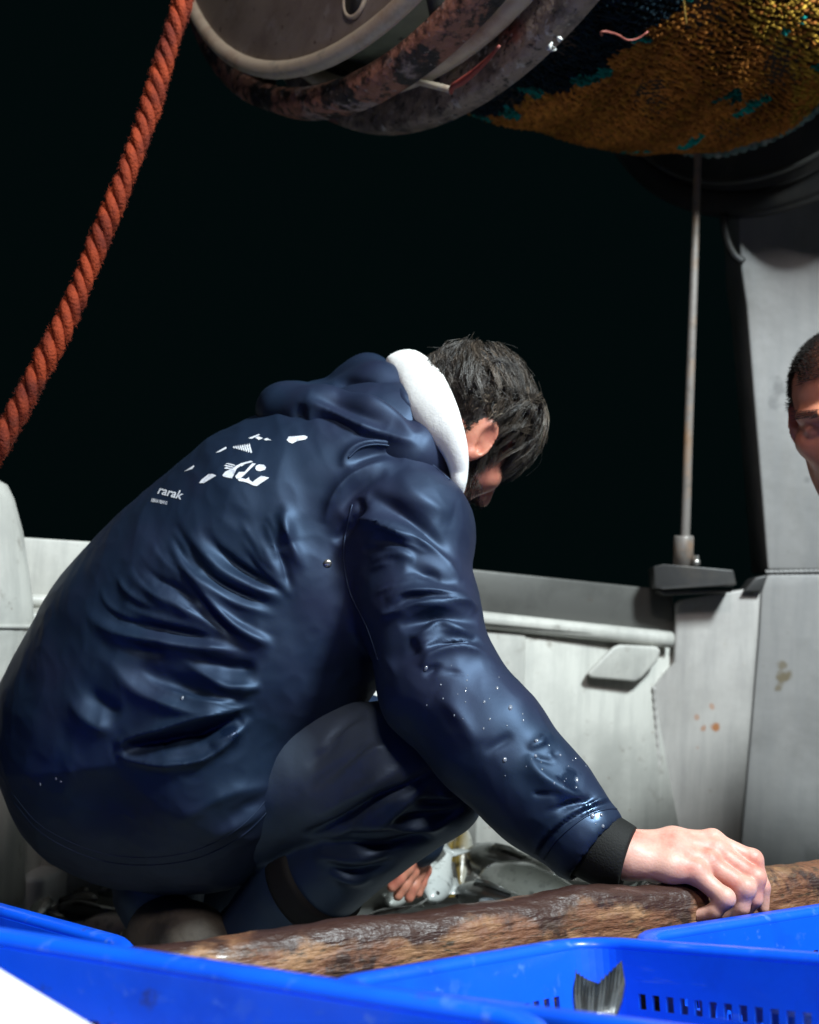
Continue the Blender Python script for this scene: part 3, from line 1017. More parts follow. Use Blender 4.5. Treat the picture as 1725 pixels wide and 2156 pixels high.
# ================================================================== orange rope
rope = thing('mooring_rope', 'thick orange-red three-strand rope hanging down at the left', 'rope', P(-40, 1000, 1.75))
rp = smooth_path([P(u, v, d) for u, v, d in ((412, -90, 1.90), (390, -10, 1.88), (366, 60, 1.87), (340, 145, 1.86), (312, 240, 1.85), (268, 362, 1.83), (215, 490, 1.82), (152, 645, 1.80), (105, 738, 1.79), (60, 822, 1.78), (22, 893, 1.77), (-24, 965, 1.76), (-90, 1040, 1.75))], 420)
ar = np.concatenate([[0], np.cumsum(np.linalg.norm(np.diff(rp, axis=0), axis=1))])
tn = np.gradient(rp, axis=0)
tn /= np.linalg.norm(tn, axis=1)[:, None]
n1 = np.cross(tn, [0, 1, 0])
n1 /= np.linalg.norm(n1, axis=1)[:, None]
n2 = np.cross(tn, n1)
fat = .88 * np.interp(ar / ar[-1], [0, .3, 1], [.95, 1.0, 1.12]) * (1 + .05 * np.sin(ar * 31) + .03 * np.sin(ar * 77))
for s in range(3):
    ph = 2 * math.pi * (s / 3) - ar * 2 * math.pi / .080 + .35 * np.sin(ar * 7 + 1) + .2 * np.sin(ar * 17)
    hp = rp + (n1 * np.cos(ph)[:, None] + n2 * np.sin(ph)[:, None]) * (.0092 * fat)[:, None]
    link('strand', tube_mesh('strand', hp, .0092 * fat * (1 + .06 * np.sin(ar * 140 + s)), 10), M['rope'], rope)
# frayed fibres
nf = 4200
idx = RNG.integers(0, 419, nf)
ph = RNG.uniform(0, 6.28, nf)
out = n1[idx] * np.cos(ph)[:, None] + n2[idx] * np.sin(ph)[:, None]
A = rp[idx] + out * (.0165 * fat[idx])[:, None]
B = A + out * RNG.uniform(.000, .0055, nf)[:, None] + tn[idx] * RNG.normal(0, .005, nf)[:, None] + np.array([0, 0, -.001])
fv_ = np.stack([A - tn[idx] * .0005, A + tn[idx] * .0005, B], 1).reshape(-1, 3)
ff = np.arange(nf * 3).reshape(-1, 3)
fo = link('fray', make_mesh('fray', fv_, ff), M['rope'], rope)
fo['kind'] = 'stuff'

# ================================================================== pound board
BA, BB = PZ(300, 1985, .33)[:2], PZ(1725, 1808, .33)[:2]
bdir = (BB - BA) / np.linalg.norm(BB - BA)
bnor = np.array([-bdir[1], bdir[0]])
b0, b1 = BA - bdir * 0.02, BB + bdir * 0.55
prof = [(0.0, .03), (0.0, .10), (-.001, .17), (0, .22), (0.0, .262), (.001, .290), (.004, .304), (.010, .313), (.020, .318), (.036, .318), (.043, .314), (.046, .30), (.046, .2), (.046, .10), (.046, .03)]
nb = 220
bl = np.linalg.norm(b1 - b0)
v_, f_ = [], []
np_ = len(prof)
for i in range(nb):
    s = bl * i / (nb - 1)
    q = b0 + bdir * s
    u_here = project([[q[0], q[1], .33]])[0][0]
    bump_ = np.interp(u_here, [200, 600, 760, 900, 1040, 1180, 1260, 1320, 1380, 1440, 1600, 1680, 1800], [0, -.001, .002, .0, .001, .001, .007, .004, -.002, -.003, .001, .002, .0])
    for k, (a, z) in enumerate(prof):
        up_ = np.clip((z - .2) / .12, 0, 1)
        nn = .0010 * math.sin(s * 23 + .4 * k) + .0008 * math.sin(s * 57 + .7 * k) + .0006 * math.sin(s * 170 + k)
        p = q + bnor * (a + nn)
        v_.append((p[0], p[1], z + bump_ * up_ + .5 * nn * up_))
for i in range(nb - 1):
    for k in range(np_ - 1):
        f_.append((i * np_ + k, (i + 1) * np_ + k, (i + 1) * np_ + k + 1, i * np_ + k + 1))
    f_.append((i * np_ + np_ - 1, (i + 1) * np_ + np_ - 1, (i + 1) * np_, i * np_))
f_.append(tuple(range(np_)))
f_.append(tuple((nb - 1) * np_ + k for k in range(np_ - 1, -1, -1)))
me = make_mesh('pound_board', v_, f_)
board = link('pound_board', me, M['wood'])
tag(board, 'worn wooden pound board with wet dark top edge under the resting hand', 'plank')

# ================================================================== crates
LX, LY, HH, DR = 0.60, 0.40, 0.19, 0.030


def rrect(x0, y0, x1, y1, r, step):
    """points round a rounded rectangle, about step apart"""
    pts = []
    for (cx, cy, a0) in ((x1 - r, y0 + r, -90), (x1 - r, y1 - r, 0), (x0 + r, y1 - r, 90), (x0 + r, y0 + r, 180)):
        for k in range(9):
            w = math.radians(a0 + 90 * k / 8)
            pts.append((cx + r * math.cos(w), cy + r * math.sin(w)))
    pts = np.array(pts + [pts[0]])
    seg = np.linalg.norm(np.diff(pts, axis=0), axis=1)
    ar = np.concatenate([[0], np.cumsum(seg)])
    n = int(round(ar[-1] / step))
    n -= n % 2
    t = np.linspace(0, ar[-1], n, endpoint=False)
    t[1::2] += step * .08
    return np.stack([np.interp(t, ar, pts[:, 0]), np.interp(t, ar, pts[:, 1])], 1)


def crate_meshes(LX, LY):
    step = .0070
    per = rrect(0, 0, LX, LY, .035, step)
    n = len(per)
    hs = [0, -.016, -.034, -.046, -.057, -.069, -.080, -.092, -.103, -.115, -.150, -.175, -HH]
    holes = {2, 4, 6, 8}
    bm = bmesh.new()
    vs_ = []
    c = np.array([LX / 2, LY / 2])
    for h in hs:
        t = -h / HH
        p = c + (per - c) * np.array([1 - 2 * DR * t / LX, 1 - 2 * DR * t / LY])
        vs_.append([bm.verts.new((x, y, h)) for x, y in p])
    for i in range(len(hs) - 1):
        for k in range(n):
            x, y = per[k]
            near_corner = (min(x, LX - x) < .05 and min(y, LY - y) < .05)
            if i in holes and k % 2 == 0 and not near_corner:
                continue
            l = (k + 1) % n
            bm.faces.new((vs_[i][k], vs_[i][l], vs_[i + 1][l], vs_[i + 1][k]))
    bmesh.ops.recalc_face_normals(bm, faces=bm.faces)
    bmesh.ops.solidify(bm, geom=bm.faces[:], thickness=.0035)
    body = bpy.data.meshes.new('crate_wall')
    bm.to_mesh(body)
    bm.free()
    # rolled rim
    path = rrect(-.006, -.006, LX + .006, LY + .006, .040, .012)
    p3 = np.concatenate([path, np.full((len(path), 1), .0)], 1)
    cen = np.array([LX / 2, LY / 2, 0])
    prof = [(-.008, -.003), (-.008, .004), (-.004, .008), (.010, .008), (.014, .004), (.014, -.014), (.011, -.014), (.010, -.002)]
    tan = np.roll(p3, -1, 0) - np.roll(p3, 1, 0)
    tan /= np.linalg.norm(tan, axis=1)[:, None]
    outw = np.cross(tan, [0, 0, 1])
    v, f = [], []
    m = len(prof)
    for i in range(len(p3)):
        for (a, z) in prof:
            v.append(p3[i] + outw[i] * a + np.array([0, 0, z]))
    for i in range(len(p3)):
        j = (i + 1) % len(p3)
        for k in range(m):
            l = (k + 1) % m
            f.append((i * m + k, i * m + l, j * m + l, j * m + k))
    rim = make_mesh('crate_rim', v, f)
    bm = bmesh.new()
    bm.from_mesh(rim)
    bmesh.ops.recalc_face_normals(bm, faces=bm.faces)
    bm.to_mesh(rim)
    bm.free()
    d = DR
    fl = box_mesh('crate_floor', (d, d, -HH - .001), (LX - d, LY - d, -HH + .006), 0)
    return body, rim, fl


CRATES = {}


def crate(label, K, ex_to, ey_to, shift=(0, 0), size=(LX, LY)):
    """crate whose rim corner is at K, one rim along K->ex_to, the other towards K->ey_to"""
    K, ex, ey = (np.asarray(x, float) for x in (K, ex_to, ey_to))
    ex = (ex - K) / np.linalg.norm(ex - K)
    ey = ey - K
    ey -= ex * (ex @ ey)
    ey /= np.linalg.norm(ey)
    ez = np.cross(ex, ey)
    if ez[2] < 0:
        # swap so that z points up: mirror by taking the long side along the other rim
        ex, ey = ey, ex
        ez = np.cross(ex, ey)
    o = bpy.data.objects.new('fish_crate', None)
    COL.objects.link(o)
    org = K - ex * shift[0] - ey * shift[1]
    o.matrix_world = Matrix(((ex[0], ey[0], ez[0], org[0]), (ex[1], ey[1], ez[1], org[1]), (ex[2], ey[2], ez[2], org[2]), (0, 0, 0, 1)))
    tag(o, label, 'crate', 'blue plastic fish crates')
    if size not in CRATES:
        CRATES[size] = crate_meshes(*size)
    for nm, me in zip(('crate_wall', 'crate_rim', 'crate_floor'), CRATES[size]):
        c = bpy.data.objects.new(nm, me)
        COL.objects.link(c)
        if not me.materials:
            me.materials.append(M['blue_plastic'])
        c.parent = o
    return o


def off_dir(p, q):       # horizontal perpendicular pointing to the camera
    d = np.asarray(q) - np.asarray(p)
    n = np.array([d[1], -d[0], 0])
    return n / np.linalg.norm(n) * (1 if n[1] < 0 else -1)


# crate with a tail sticking out: far corner near (1240, 1990)
KC = P(1240, 1994, 1.09)
CRC = crate('blue fish crate with a forked fish tail sticking up inside its corner', KC, P(1725, 2034, .94), P(760, 2082, .89), size=(.30, .42))
# crate behind it, to the right, below the hand
q0, q1 = PZ(1350, 1988, .284), PZ(1740, 1926, .284)
qd = (q1 - q0) / np.linalg.norm(q1 - q0)
CRD = crate('blue fish crate below the resting hand, against the wooden board', q0 + qd * .6, q0, q0 + qd * .6 + off_dir(q0, q1), size=(.60, .20))
# near crate at the lower left
q0, q1 = PZ(0, 1994, .370), PZ(1130, 2176, .370)
CRA = crate('blurred blue fish crate nearest the camera at the lower left', q1, q0, q1 + off_dir(q0, q1))
# crate behind that one, at the left edge
q0, q1 = PZ(0, 1930, .27), PZ(268, 2006, .27)
CRE = crate('blue fish crate at the left edge, behind the blurred near crate', q1, q0, q1 + off_dir(q0, q1), size=(.60, .28))

# white foam box that stands in the near crate
w0, w1 = P(0, 2032, .70), P(215, 2162, .62)
wd = (w1 - w0) / np.linalg.norm(w1 - w0)
wn = off_dir(w0, w1)
a, b = w0 - wd * .12, w1 + wd * .05
fb = thing('foam_box', 'white foam box, blurred in the bottom left corner of the picture', 'foam box', a)
me = prism('box_body', [drop(a, .19) + wn * .012, drop(b, .19) + wn * .012, drop(b, b[2] - .03) + wn * .012, drop(a, a[2] - .03) + wn * .012], wn * .15, .006)
link('box_body', me, M['foam'], fb)
me = prism('lid', [a + wn * .0 - [0, 0, .029], b - [0, 0, .029], b, a], wn * .18, .006)
link('lid', me, M['foam'], fb)

# ================================================================== fish
def fish_mesh(L, hh, ww, back, belly, bend, seed):
    r = np.random.default_rng(seed)
    xs = np.linspace(0, 1, 26)
    top = np.interp(xs, [0, .03, .1, .22, .38, .6, .8, .92, 1], [.06, .35, .66, .92, 1, .78, .42, .25, .26]) * hh
    bot = np.interp(xs, [0, .03, .1, .22, .38, .6, .8, .92, 1], [.05, .22, .55, .85, 1, .74, .38, .22, .24]) * hh
    wid = np.interp(xs, [0, .03, .1, .22, .38, .6, .8, .92, 1], [.06, .38, .75, 1, 1, .7, .35, .14, .06]) * ww
    seg = 18
    v, tint = [], []
    for x, t, b, w in zip(xs, top, bot, wid):
        for k in range(seg):
            a = 2 * math.pi * k / seg
            s, c = math.sin(a), math.cos(a)
            v.append((x * L, w * c, (t if s > 0 else b) * s))
            m = np.clip(.5 + .9 * s, 0, 1)
            tint.append(np.array(belly) * (1 - m) + np.array(back) * m)
    n = len(xs)
    f = [(i * seg + k, (i + 1) * seg + k, (i + 1) * seg + (k + 1) % seg, i * seg + (k + 1) % seg) for i in range(n - 1) for k in range(seg)]
    f.append(tuple(range(seg)))
    f.append(tuple((n - 1) * seg + k for k in range(seg - 1, -1, -1)))
    return bendit(np.array(v), L, bend), f, np.array(tint)


def bendit(v, L, bend):
    v = v.copy()
    t = v[:, 0] / L
    ang = bend * t * t
    v[:, 1] += L * bend * t ** 3 / 3
    v[:, 0] -= L * (bend * t) ** 2 * t * .12
    return v


def fin(outline, thick, L, bend, rays_=True):
    o_ = np.array(outline, float)
    n = len(o_)
    v = np.concatenate([np.c_[o_[:, 0], np.full(n, thick), o_[:, 1]], np.c_[o_[:, 0], np.full(n, -thick), o_[:, 1]]])
    f = [tuple(range(n)), tuple(range(2 * n - 1, n - 1, -1))] + [(i, i + n, (i + 1) % n + n, (i + 1) % n) for i in range(n)]
    return bendit(v, L, bend), f


def fish(label, head, tail, roll, fat=1.0, back=(.05, .052, .048), belly=(.34, .35, .34), bend=.0, group=None, seed=0, tall=1.0, cat='fish', fork=.5, broad=None):
    head, tail = np.asarray(head, float), np.asarray(tail, float)
    L = np.linalg.norm(tail - head)
    body_l = L * .84
    ex = (tail - head) / L
    s = np.cross([0, 0, 1.0], ex)
    s /= np.linalg.norm(s) + 1e-9
    t = np.cross(ex, s)
    c_, s_ = math.cos(roll), math.sin(roll)
    ey, ez = s * c_ + t * s_, -s * s_ + t * c_
    o = bpy.data.objects.new('fish', None)
    COL.objects.link(o)
    o.matrix_world = Matrix(((ex[0], ey[0], ez[0], head[0]), (ex[1], ey[1], ez[1], head[1]), (ex[2], ey[2], ez[2], head[2]), (0, 0, 0, 1)))
    tag(o, label, cat, group)
    hh, ww = L * .115 * fat * tall, L * .075 * fat

    def add(nm, v, f, tint, m=M['fish']):
        me = make_mesh(nm, v, f)
        if tint is not None:
            set_tint(me, np.broadcast_to(np.asarray(tint), (len(v), 3)))
        me.materials.append(m)
        c = bpy.data.objects.new(nm, me)
        COL.objects.link(c)
        c.parent = o

    v, f, ti = fish_mesh(body_l, hh, ww, back, belly, bend, seed)
    add('fish_body', v, f, ti)
    b = hh
    x1 = body_l * .97
    e = L - x1
    tail_o = [(x1, b * .22), (x1 + e * .35, b * .55), (x1 + e * .7, b * .9), (x1 + e, b * 1.18), (x1 + e * .86, b * .6), (x1 + e * fork, 0), (x1 + e * .84, -b * .6), (x1 + e * .97, -b * 1.12), (x1 + e * .66, -b * .85), (x1 + e * .33, -b * .5), (x1, -b * .22)]
    if broad:
        x1 = L * .70
        e = L - x1
        tail_o = [(x1, b * .8), (x1 + e * .3, b * 1.1), (x1 + e * .6, b * 1.22), (x1 + e, b * 1.06), (x1 + e * .82, b * .62), (x1 + e * .60, b * .05), (x1 + e * .70, -b * .5), (x1 + e * .84, -b * 1.02), (x1 + e * .55, -b * 1.08), (x1 + e * .3, -b * 1.02), (x1, -b * .8)]
    v, f = fin(tail_o, L * .006, L, bend)
    add('tail_fin', v, f, np.array(back) * (2.2 if broad else 1.3))
    if broad:
        for g in np.linspace(-.95, .95, 13):
            tip = x1 + e * (.56 + .36 * abs(g) + (.08 if g > 0 else -.02))
            pth_ = [(x1, s2 * L * .006, g * b * .75) for s2 in (1,)] + [(x1 + (tip - x1) * .5, L * .0066, g * b * .98), (tip, L * .0060, g * b * 1.08)]
            me_ = tube_mesh('fin_ray', pth_, [L * .0042, L * .0036, L * .0016], 6)
            set_tint(me_, np.broadcast_to(np.array(back) * (3.4 if int(abs(g) * 10) % 2 else 1.2), (len(me_.vertices), 3)))
            me_.materials.append(M['fish'])
            for s2 in (1, -1):
                c2 = bpy.data.objects.new('fin_ray', me_)
                COL.objects.link(c2)
                c2.parent = o
                c2.scale = (1, s2, 1)
    d_o = [(body_l * .25, hh * .9), (body_l * .34, hh * 1.45), (body_l * .45, hh * 1.5), (body_l * .62, hh * 1.0), (body_l * .60, hh * .72), (body_l * .4, hh * .9)]
    v, f = fin(d_o, L * .0025, L, bend)
    add('dorsal_fin', v, f, np.array(back) * 1.2)
    a_o = [(body_l * .55, -hh * .72), (body_l * .62, -hh * 1.15), (body_l * .75, -hh * .8), (body_l * .78, -hh * .4)]
    v, f = fin(a_o, L * .0025, L, bend)
    add('anal_fin', v, f, np.array(belly) * .8)
    for sd in (1, -1):
        xx, yy, zz = body_l * .085, sd * ww * .62, hh * .28
        me = tube_mesh('fish_eye', [(xx, yy * .6, zz), (xx, yy * .95, zz), (xx, yy * 1.08, zz)], [L * .017, L * .016, L * .006], 10)
        me.materials.append(M['eye'])
        c = bpy.data.objects.new('fish_eye', me)
        COL.objects.link(c)
        c.parent = o
    return o


# the fish whose tail sticks up in the crate
fish('dark grey fish standing tail up in the corner of the crate', P(1225, 2560, .66), P(1262, 2032, .985), math.radians(80), fat=.46, broad=True, back=(.022, .024, .025), belly=(.06, .065, .065), seed=1, fork=.38)
for i, (a, b, r_) in enumerate((((1660, 2230, 1.00), (1400, 2250, .96), 1.2), ((1450, 2265, .90), (1800, 2250, .96), -1.0), ((1180, 2320, .92), (900, 2300, .84), 1.1))):
    fish(('silvery fish behind the tail, seen through the crate slots', 'silvery fish lying lowest in the crate with the tail', 'silvery fish left of the upright tail in the crate')[i], P(*a), P(*b), r_, back=(.08, .09, .09), belly=(.45, .47, .46), group='fish in the crate with the tail', seed=10 + i)

GREY, PALE = (.045, .047, .042), (.30, .30, .28)
heap = [  # label, head, tail, roll, fatness, back, belly, bend, group
    ('plump grey fish at the bottom of the heap behind the crates at the left', (120, 1915, 2.24), (330, 1940, 2.16), .9, 1.2, (.04, .04, .036), (.22, .22, .20), .2, 'fish heaped at the left'),
    ('grey fish with a pink belly in the heap behind the crates at the left', (170, 1955, 2.16), (350, 1945, 2.02), -.9, 1.1, (.07, .06, .055), (.36, .27, .26), -.2, 'fish heaped at the left'),
    ('slim silvery fish on top of the heap at the left', (205, 1880, 2.32), (345, 1868, 2.26), 1.2, 1.0, (.16, .17, .16), (.5, .52, .5), .1, 'fish heaped at the left'),
    ('dark fish with raised fins at the left end of the heap', (205, 1894, 2.22), (100, 1902, 2.30), .5, 1.1, (.03, .028, .025), (.08, .07, .06), .4, 'fish heaped at the left'),
    ('long dark fish lying highest in the heap behind the arm', (980, 1800, 2.32), (1300, 1900, 2.14), .8, 1.45, (.035, .038, .032), (.16, .17, .15), .15, 'fish heaped behind the board'),
    ('dark fish beside the arm, second in the heap behind the board', (1010, 1842, 2.22), (1330, 1935, 2.02), -.6, 1.3, (.04, .043, .037), (.17, .18, .16), -.2, 'fish heaped behind the board'),
    ('dark fish lowest in the heap behind the board', (960, 1880, 2.14), (1230, 1950, 1.94), .7, 1.2, (.045, .048, .043), (.22, .23, .22), .2, 'fish heaped behind the board'),
    ('pale fish lying belly up beside the left hand', (905, 1895, 2.06), (950, 1792, 2.28), 1.9, 1.1, (.35, .37, .36), (.55, .58, .56), .2, 'fish heaped behind the board'),
    ('olive brown fish with its head raised above the heap', (978, 1742, 2.36), (968, 1900, 2.24), 1.2, 1.15, (.16, .11, .025), (.42, .42, .36), .1, 'fish heaped behind the board'),
    ('bluish fish at the foot of the heap behind the board', (1010, 1898, 2.06), (1130, 1960, 1.94), 1.0, 1.2, (.12, .14, .16), (.4, .44, .47), .0, 'fish heaped behind the board'),
    ('silver fish at the knee, under the left hand', (770, 1935, 2.02), (900, 1905, 2.06), .8, 1.0, (.14, .14, .13), (.45, .46, .44), .1, 'fish heaped behind the board'),
]
for i, (lb, a, b, r_, ft, bk, be, bd, g) in enumerate(heap):
    fish(lb, P(*a), P(*b), r_, ft, bk, be, bd, g, seed=20 + i)

# the lower layers of the two heaps, lying on the deck
hr = np.random.default_rng(99)
for i in range(26):
    if i < 18:
        x, y, lab, g = hr.uniform(-.02, .62), hr.uniform(1.98, 2.55), 'small grey fish low in the heap on the deck behind the board', 'fish heaped behind the board'
    else:
        x, y, lab, g = hr.uniform(-.80, -.45), hr.uniform(2.10, 2.40), 'small grey fish low in the heap on the deck at the left', 'fish heaped at the left'
    z = (.028 if i % 3 else .075) + hr.uniform(0, .008)
    a = hr.uniform(0, 6.28)
    ln = hr.uniform(.22, .32)
    hd = np.array([x, y, z])
    tl = hd + ln * np.array([math.cos(a), .5 * math.sin(a), hr.uniform(-.03, .03)])
    k = hr.uniform(.6, 1.6)
    fish(lab, hd, tl, hr.choice([1.35, -1.35]) + hr.normal(0, .15), hr.uniform(.95, 1.2), tuple(np.array([.045, .047, .043]) * k), tuple(np.array([.30, .31, .29]) * k), hr.uniform(-.3, .3), g, seed=60 + i)

# ================================================================== the crouching man
def CH(lst):
    return [(P(u, v, d), r) for u, v, d, r in lst]


man = thing('person', 'person in a navy hooded oilskin jacket crouching behind the blue crates', 'person', PZ(480, 2130, .0) * 0 + P(480, 2140, 1.74))

# ---- jacket
S = Sculpt((-0.78, 1.28, 0.10), (0.40, 2.12, 1.02), .0031)
S.chain(CH([(330, 1618, 1.80, .160), (318, 1545, 1.80, .212), (395, 1400, 1.80, .212), (500, 1270, 1.79, .200), (625, 1130, 1.78, .180), (755, 1020, 1.77, .135), (840, 945, 1.76, .095)]), .05)
S.chain(CH([(318, 1560, 1.80, .20), (430, 1640, 1.76, .145), (470, 1660, 1.74, .12)]), .05)
S.chain(CH([(470, 1500, 1.72, .13), (560, 1420, 1.70, .12), (700, 1280, 1.70, .12)]), .05)
S.chain(CH([(480, 1470, 1.70, .11), (448, 1540, 1.695, .128), (440, 1620, 1.695, .128), (405, 1690, 1.71, .098)]), .04)
S.chain(CH([(770, 1060, 1.71, .105), (858, 1120, 1.64, .084), (884, 1290, 1.575, .070), (926, 1440, 1.515, .071), (1032, 1562, 1.465, .066), (1132, 1672, 1.43, .057), (1226, 1762, 1.402, .052)]), .035)
S.chain(CH([(800, 1040, 1.88, .10), (850, 1120, 1.97, .085), (880, 1330, 2.03, .068), (880, 1560, 2.06, .062), (872, 1760, 2.02, .052)]), .035)
# hollow sleeve end and open hem
S.cone(P(1236, 1771, 1.400), P(1300, 1828, 1.378), .043, .043, .006, True)
p, q = S.mesh(3)


def Z5(x, y):
    return (x / 2.16, 852 + y / 2.16)


def Z6(x, y):
    return (639 + x / 2.314, 1011.7 + y / 2.314)


def Z3(x, y):
    return (479 + x / 2.314, 665.6 + y / 2.314)


def ZB(x, y):
    return (x / 2.16, 1331 + y / 2.16)


def mp(fn, *pts):
    return [fn(*t) for t in pts]


folds = [
    # side of the torso: ridges sweeping from the back to the armpit
    (mp(Z5, (1290, 430), (1300, 500), (1320, 620), (1390, 770)), 15, 11),
    (mp(Z5, (1230, 560), (1270, 700), (1320, 860)), 12, -9),
    (mp(Z5, (1130, 540), (1200, 650), (1260, 760), (1330, 880)), 16, 8),
    (mp(Z5, (830, 530), (900, 640), (1010, 750), (1160, 830), (1320, 905)), 15, 12),
    (mp(Z5, (900, 530), (980, 660), (1100, 760), (1260, 840)), 11, -8),
    (mp(Z5, (760, 600), (830, 730), (950, 830), (1090, 910), (1280, 970)), 14, 10),
    (mp(Z5, (790, 580), (860, 680), (970, 790), (1100, 860), (1280, 930)), 8, -7),
    (mp(Z5, (640, 570), (720, 680), (800, 740), (880, 810), (960, 900), (1060, 1000), (1180, 1075), (1260, 1110)), 15, 15),
    (mp(Z5, (700, 560), (780, 700), (900, 860), (1000, 990), (1120, 1080)), 9, -8),
    (mp(Z5, (590, 730), (640, 810), (720, 870), (830, 930), (940, 1020)), 18, 10),
    (mp(Z5, (620, 700), (700, 790), (820, 850), (920, 930)), 10, -7),
    (mp(Z5, (380, 880), (420, 975), (520, 1035), (660, 1065), (820, 1090), (1000, 1115), (1140, 1140)), 17, 15),
    (mp(Z5, (430, 900), (520, 980), (660, 1020), (850, 1050), (1040, 1080)), 13, -9),
    (mp(Z5, (520, 1090), (640, 1110), (780, 1130)), 14, -8),
    (mp(Z5, (790, 1125), (880, 1200), (980, 1255), (1060, 1285), (1160, 1275)), 14, 13),
    (mp(Z5, (860, 1110), (960, 1170), (1080, 1200), (1180, 1190)), 14, -10),
    (mp(Z5, (450, 1100), (520, 1200), (600, 1290), (720, 1350), (860, 1395), (1000, 1390), (1100, 1340)), 22, 15),
    (mp(Z5, (560, 1150), (700, 1230), (850, 1290), (980, 1330)), 20, -10),
    (mp(Z5, (300, 1270), (340, 1370), (420, 1450), (540, 1500)), 22, 11),
    (mp(Z5, (380, 1230), (440, 1340), (560, 1420)), 16, -8),
    # pocket opening
    (mp(ZB, (520, 520), (600, 480), (760, 435), (900, 395), (1050, 355), (1160, 330)), 9, 13),
    (mp(ZB, (560, 530), (700, 510), (860, 480), (980, 440), (1100, 390)), 14, -26),
    (mp(ZB, (520, 545), (600, 580), (760, 602), (900, 585), (1000, 530), (1090, 450), (1140, 390)), 9, 13),
    (mp(ZB, (960, 520), (1030, 460), (1100, 420)), 16, 12),
    (mp(ZB, (740, 530), (820, 500), (900, 495)), 8, 9),
    (mp(ZB, (1090, 280), (1140, 255), (1190, 250)), 10, 9),
    # skirt of the jacket
    (mp(ZB, (780, 880), (880, 820), (980, 760), (1100, 720), (1250, 700)), 20, 8),
    (mp(ZB, (930, 950), (1030, 900), (1130, 850), (1240, 780)), 15, 7),
    (mp(ZB, (1000, 880), (1120, 800), (1250, 740)), 14, -5),
    (mp(ZB, (300, 700), (520, 760), (760, 740)), 40, -5),
    # shoulder yoke and raglan seam
    (mp(Z3, (560, 740), (580, 680), (640, 635), (740, 625), (860, 650), (980, 710), (1080, 790)), 8, 11),
    (mp(Z3, (600, 740), (660, 690), (760, 660), (860, 690)), 11, -9),
    (mp(Z3, (470, 1010), (510, 900), (580, 810), (680, 745), (800, 700)), 12, 10),
    (mp(Z3, (560, 960), (600, 880), (680, 810), (780, 760)), 10, -7),
    (mp(Z3, (640, 880), (640, 960), (560, 1060), (530, 1109)), 10, -12),
    (mp(Z3, (680, 880), (760, 900), (880, 960), (980, 1040)), 14, -9),
    (mp(Z3, (830, 760), (900, 860), (1000, 930), (1100, 960)), 26, 7),
    (mp(Z3, (600, 985), (700, 1000), (800, 1040), (900, 1090)), 9, 9),
    (mp(Z3, (260, 950), (280, 1040), (300, 1109)), 14, 8),
    # sleeve
    (mp(Z6, (230, 190), (330, 195), (450, 235), (570, 300), (680, 380), (770, 490)), 12, 11),
    (mp(Z6, (330, 120), (440, 160), (560, 220), (650, 310), (720, 400)), 12, -9),
    (mp(Z6, (330, 400), (440, 365), (540, 390)), 14, 7),
    (mp(Z6, (500, 420), (580, 440), (660, 480), (740, 520)), 12, -9),
    (mp(Z6, (370, 670), (440, 640), (560, 605), (680, 590), (800, 600), (845, 640)), 11, 12),
    (mp(Z6, (400, 580), (500, 545), (620, 545), (740, 560), (820, 590)), 12, 8),
    (mp(Z6, (420, 620), (560, 570), (700, 570)), 7, -7),
    (mp(Z6, (470, 720), (560, 680), (640, 660), (740, 670), (850, 700)), 10, -14),
    (mp(Z6, (520, 780), (590, 750), (660, 700), (740, 720), (830, 770)), 11, 11),
    (mp(Z6, (600, 830), (680, 790), (780, 780), (860, 800)), 10, -11),
    (mp(Z6, (580, 920), (620, 850), (720, 820), (830, 830), (960, 900)), 13, 10),
    (mp(Z6, (420, 900), (520, 830), (560, 780)), 16, -6),
    (mp(Z6, (640, 1050), (720, 1100), (790, 1190), (850, 1290)), 20, 7),
    (mp(Z6, (880, 1330), (960, 1280), (1020, 1240)), 9, -4),
    (mp(Z6, (1100, 1310), (1160, 1260), (1220, 1235)), 16, 5),
    (mp(Z6, (1100, 1330), (1120, 1400), (1180, 1460), (1280, 1520), (1380, 1560)), 14, 9),
    (mp(Z6, (1130, 1860), (1170, 1780), (1240, 1700), (1350, 1620), (1460, 1575), (1530, 1565)), 5, -7),
    (mp(Z6, (1110, 1850), (1150, 1770), (1220, 1690), (1340, 1605), (1450, 1560), (1520, 1545)), 5, 5),
]
n_ = normals(p, q)
# small secondary creases between neighbouring folds, and the crumple the cloth keeps
extra = []
rx = np.random.default_rng(77)
ridges = [f_ for f_ in folds[:20] if f_[2] > 0]
sleeve = [f_ for f_ in folds if f_[0][0][1] > 1080 and f_[0][0][0] > 720 and f_[2] > 0]
for grp, reps in ((ridges, 5), (sleeve, 4)):
    for fa_, fb2 in zip(grp[:-1], grp[1:]):
        la, lb = smooth_path(np.array(fa_[0], float), 20), smooth_path(np.array(fb2[0], float), 20)
        if np.linalg.norm(la.mean(0) - lb.mean(0)) > 130:
            continue
        for _ in range(reps):
            a_ = rx.uniform(.1, .9)
            t0, t1 = sorted(rx.choice(20, 2, replace=False))
            if t1 - t0 < 7:
                t0, t1 = max(0, t0 - 4), min(19, t1 + 5)
            ln_ = (la * (1 - a_) + lb * a_)[t0:t1 + 1] + rx.normal(0, 3, 2) + np.cumsum(rx.normal(0, .8, (t1 - t0 + 1, 2)), 0)
            extra.append((ln_[::3] if len(ln_) > 8 else ln_[::2], rx.uniform(4.5, 8), rx.uniform(2.0, 4.2) * rx.choice([1, -1])))
rid = .0030 * (.35 - np.abs(vnoise(p, 42, 61))) + .0016 * (.35 - np.abs(vnoise(p, 95, 62)))
p = p + n_ * (.0020 * vnoise(p, 24, 1) + rid)[:, None]
p = creases(p, q, folds, 1.1, .92, 20)
p = creases(p, q, extra, 1.0, 1.0)
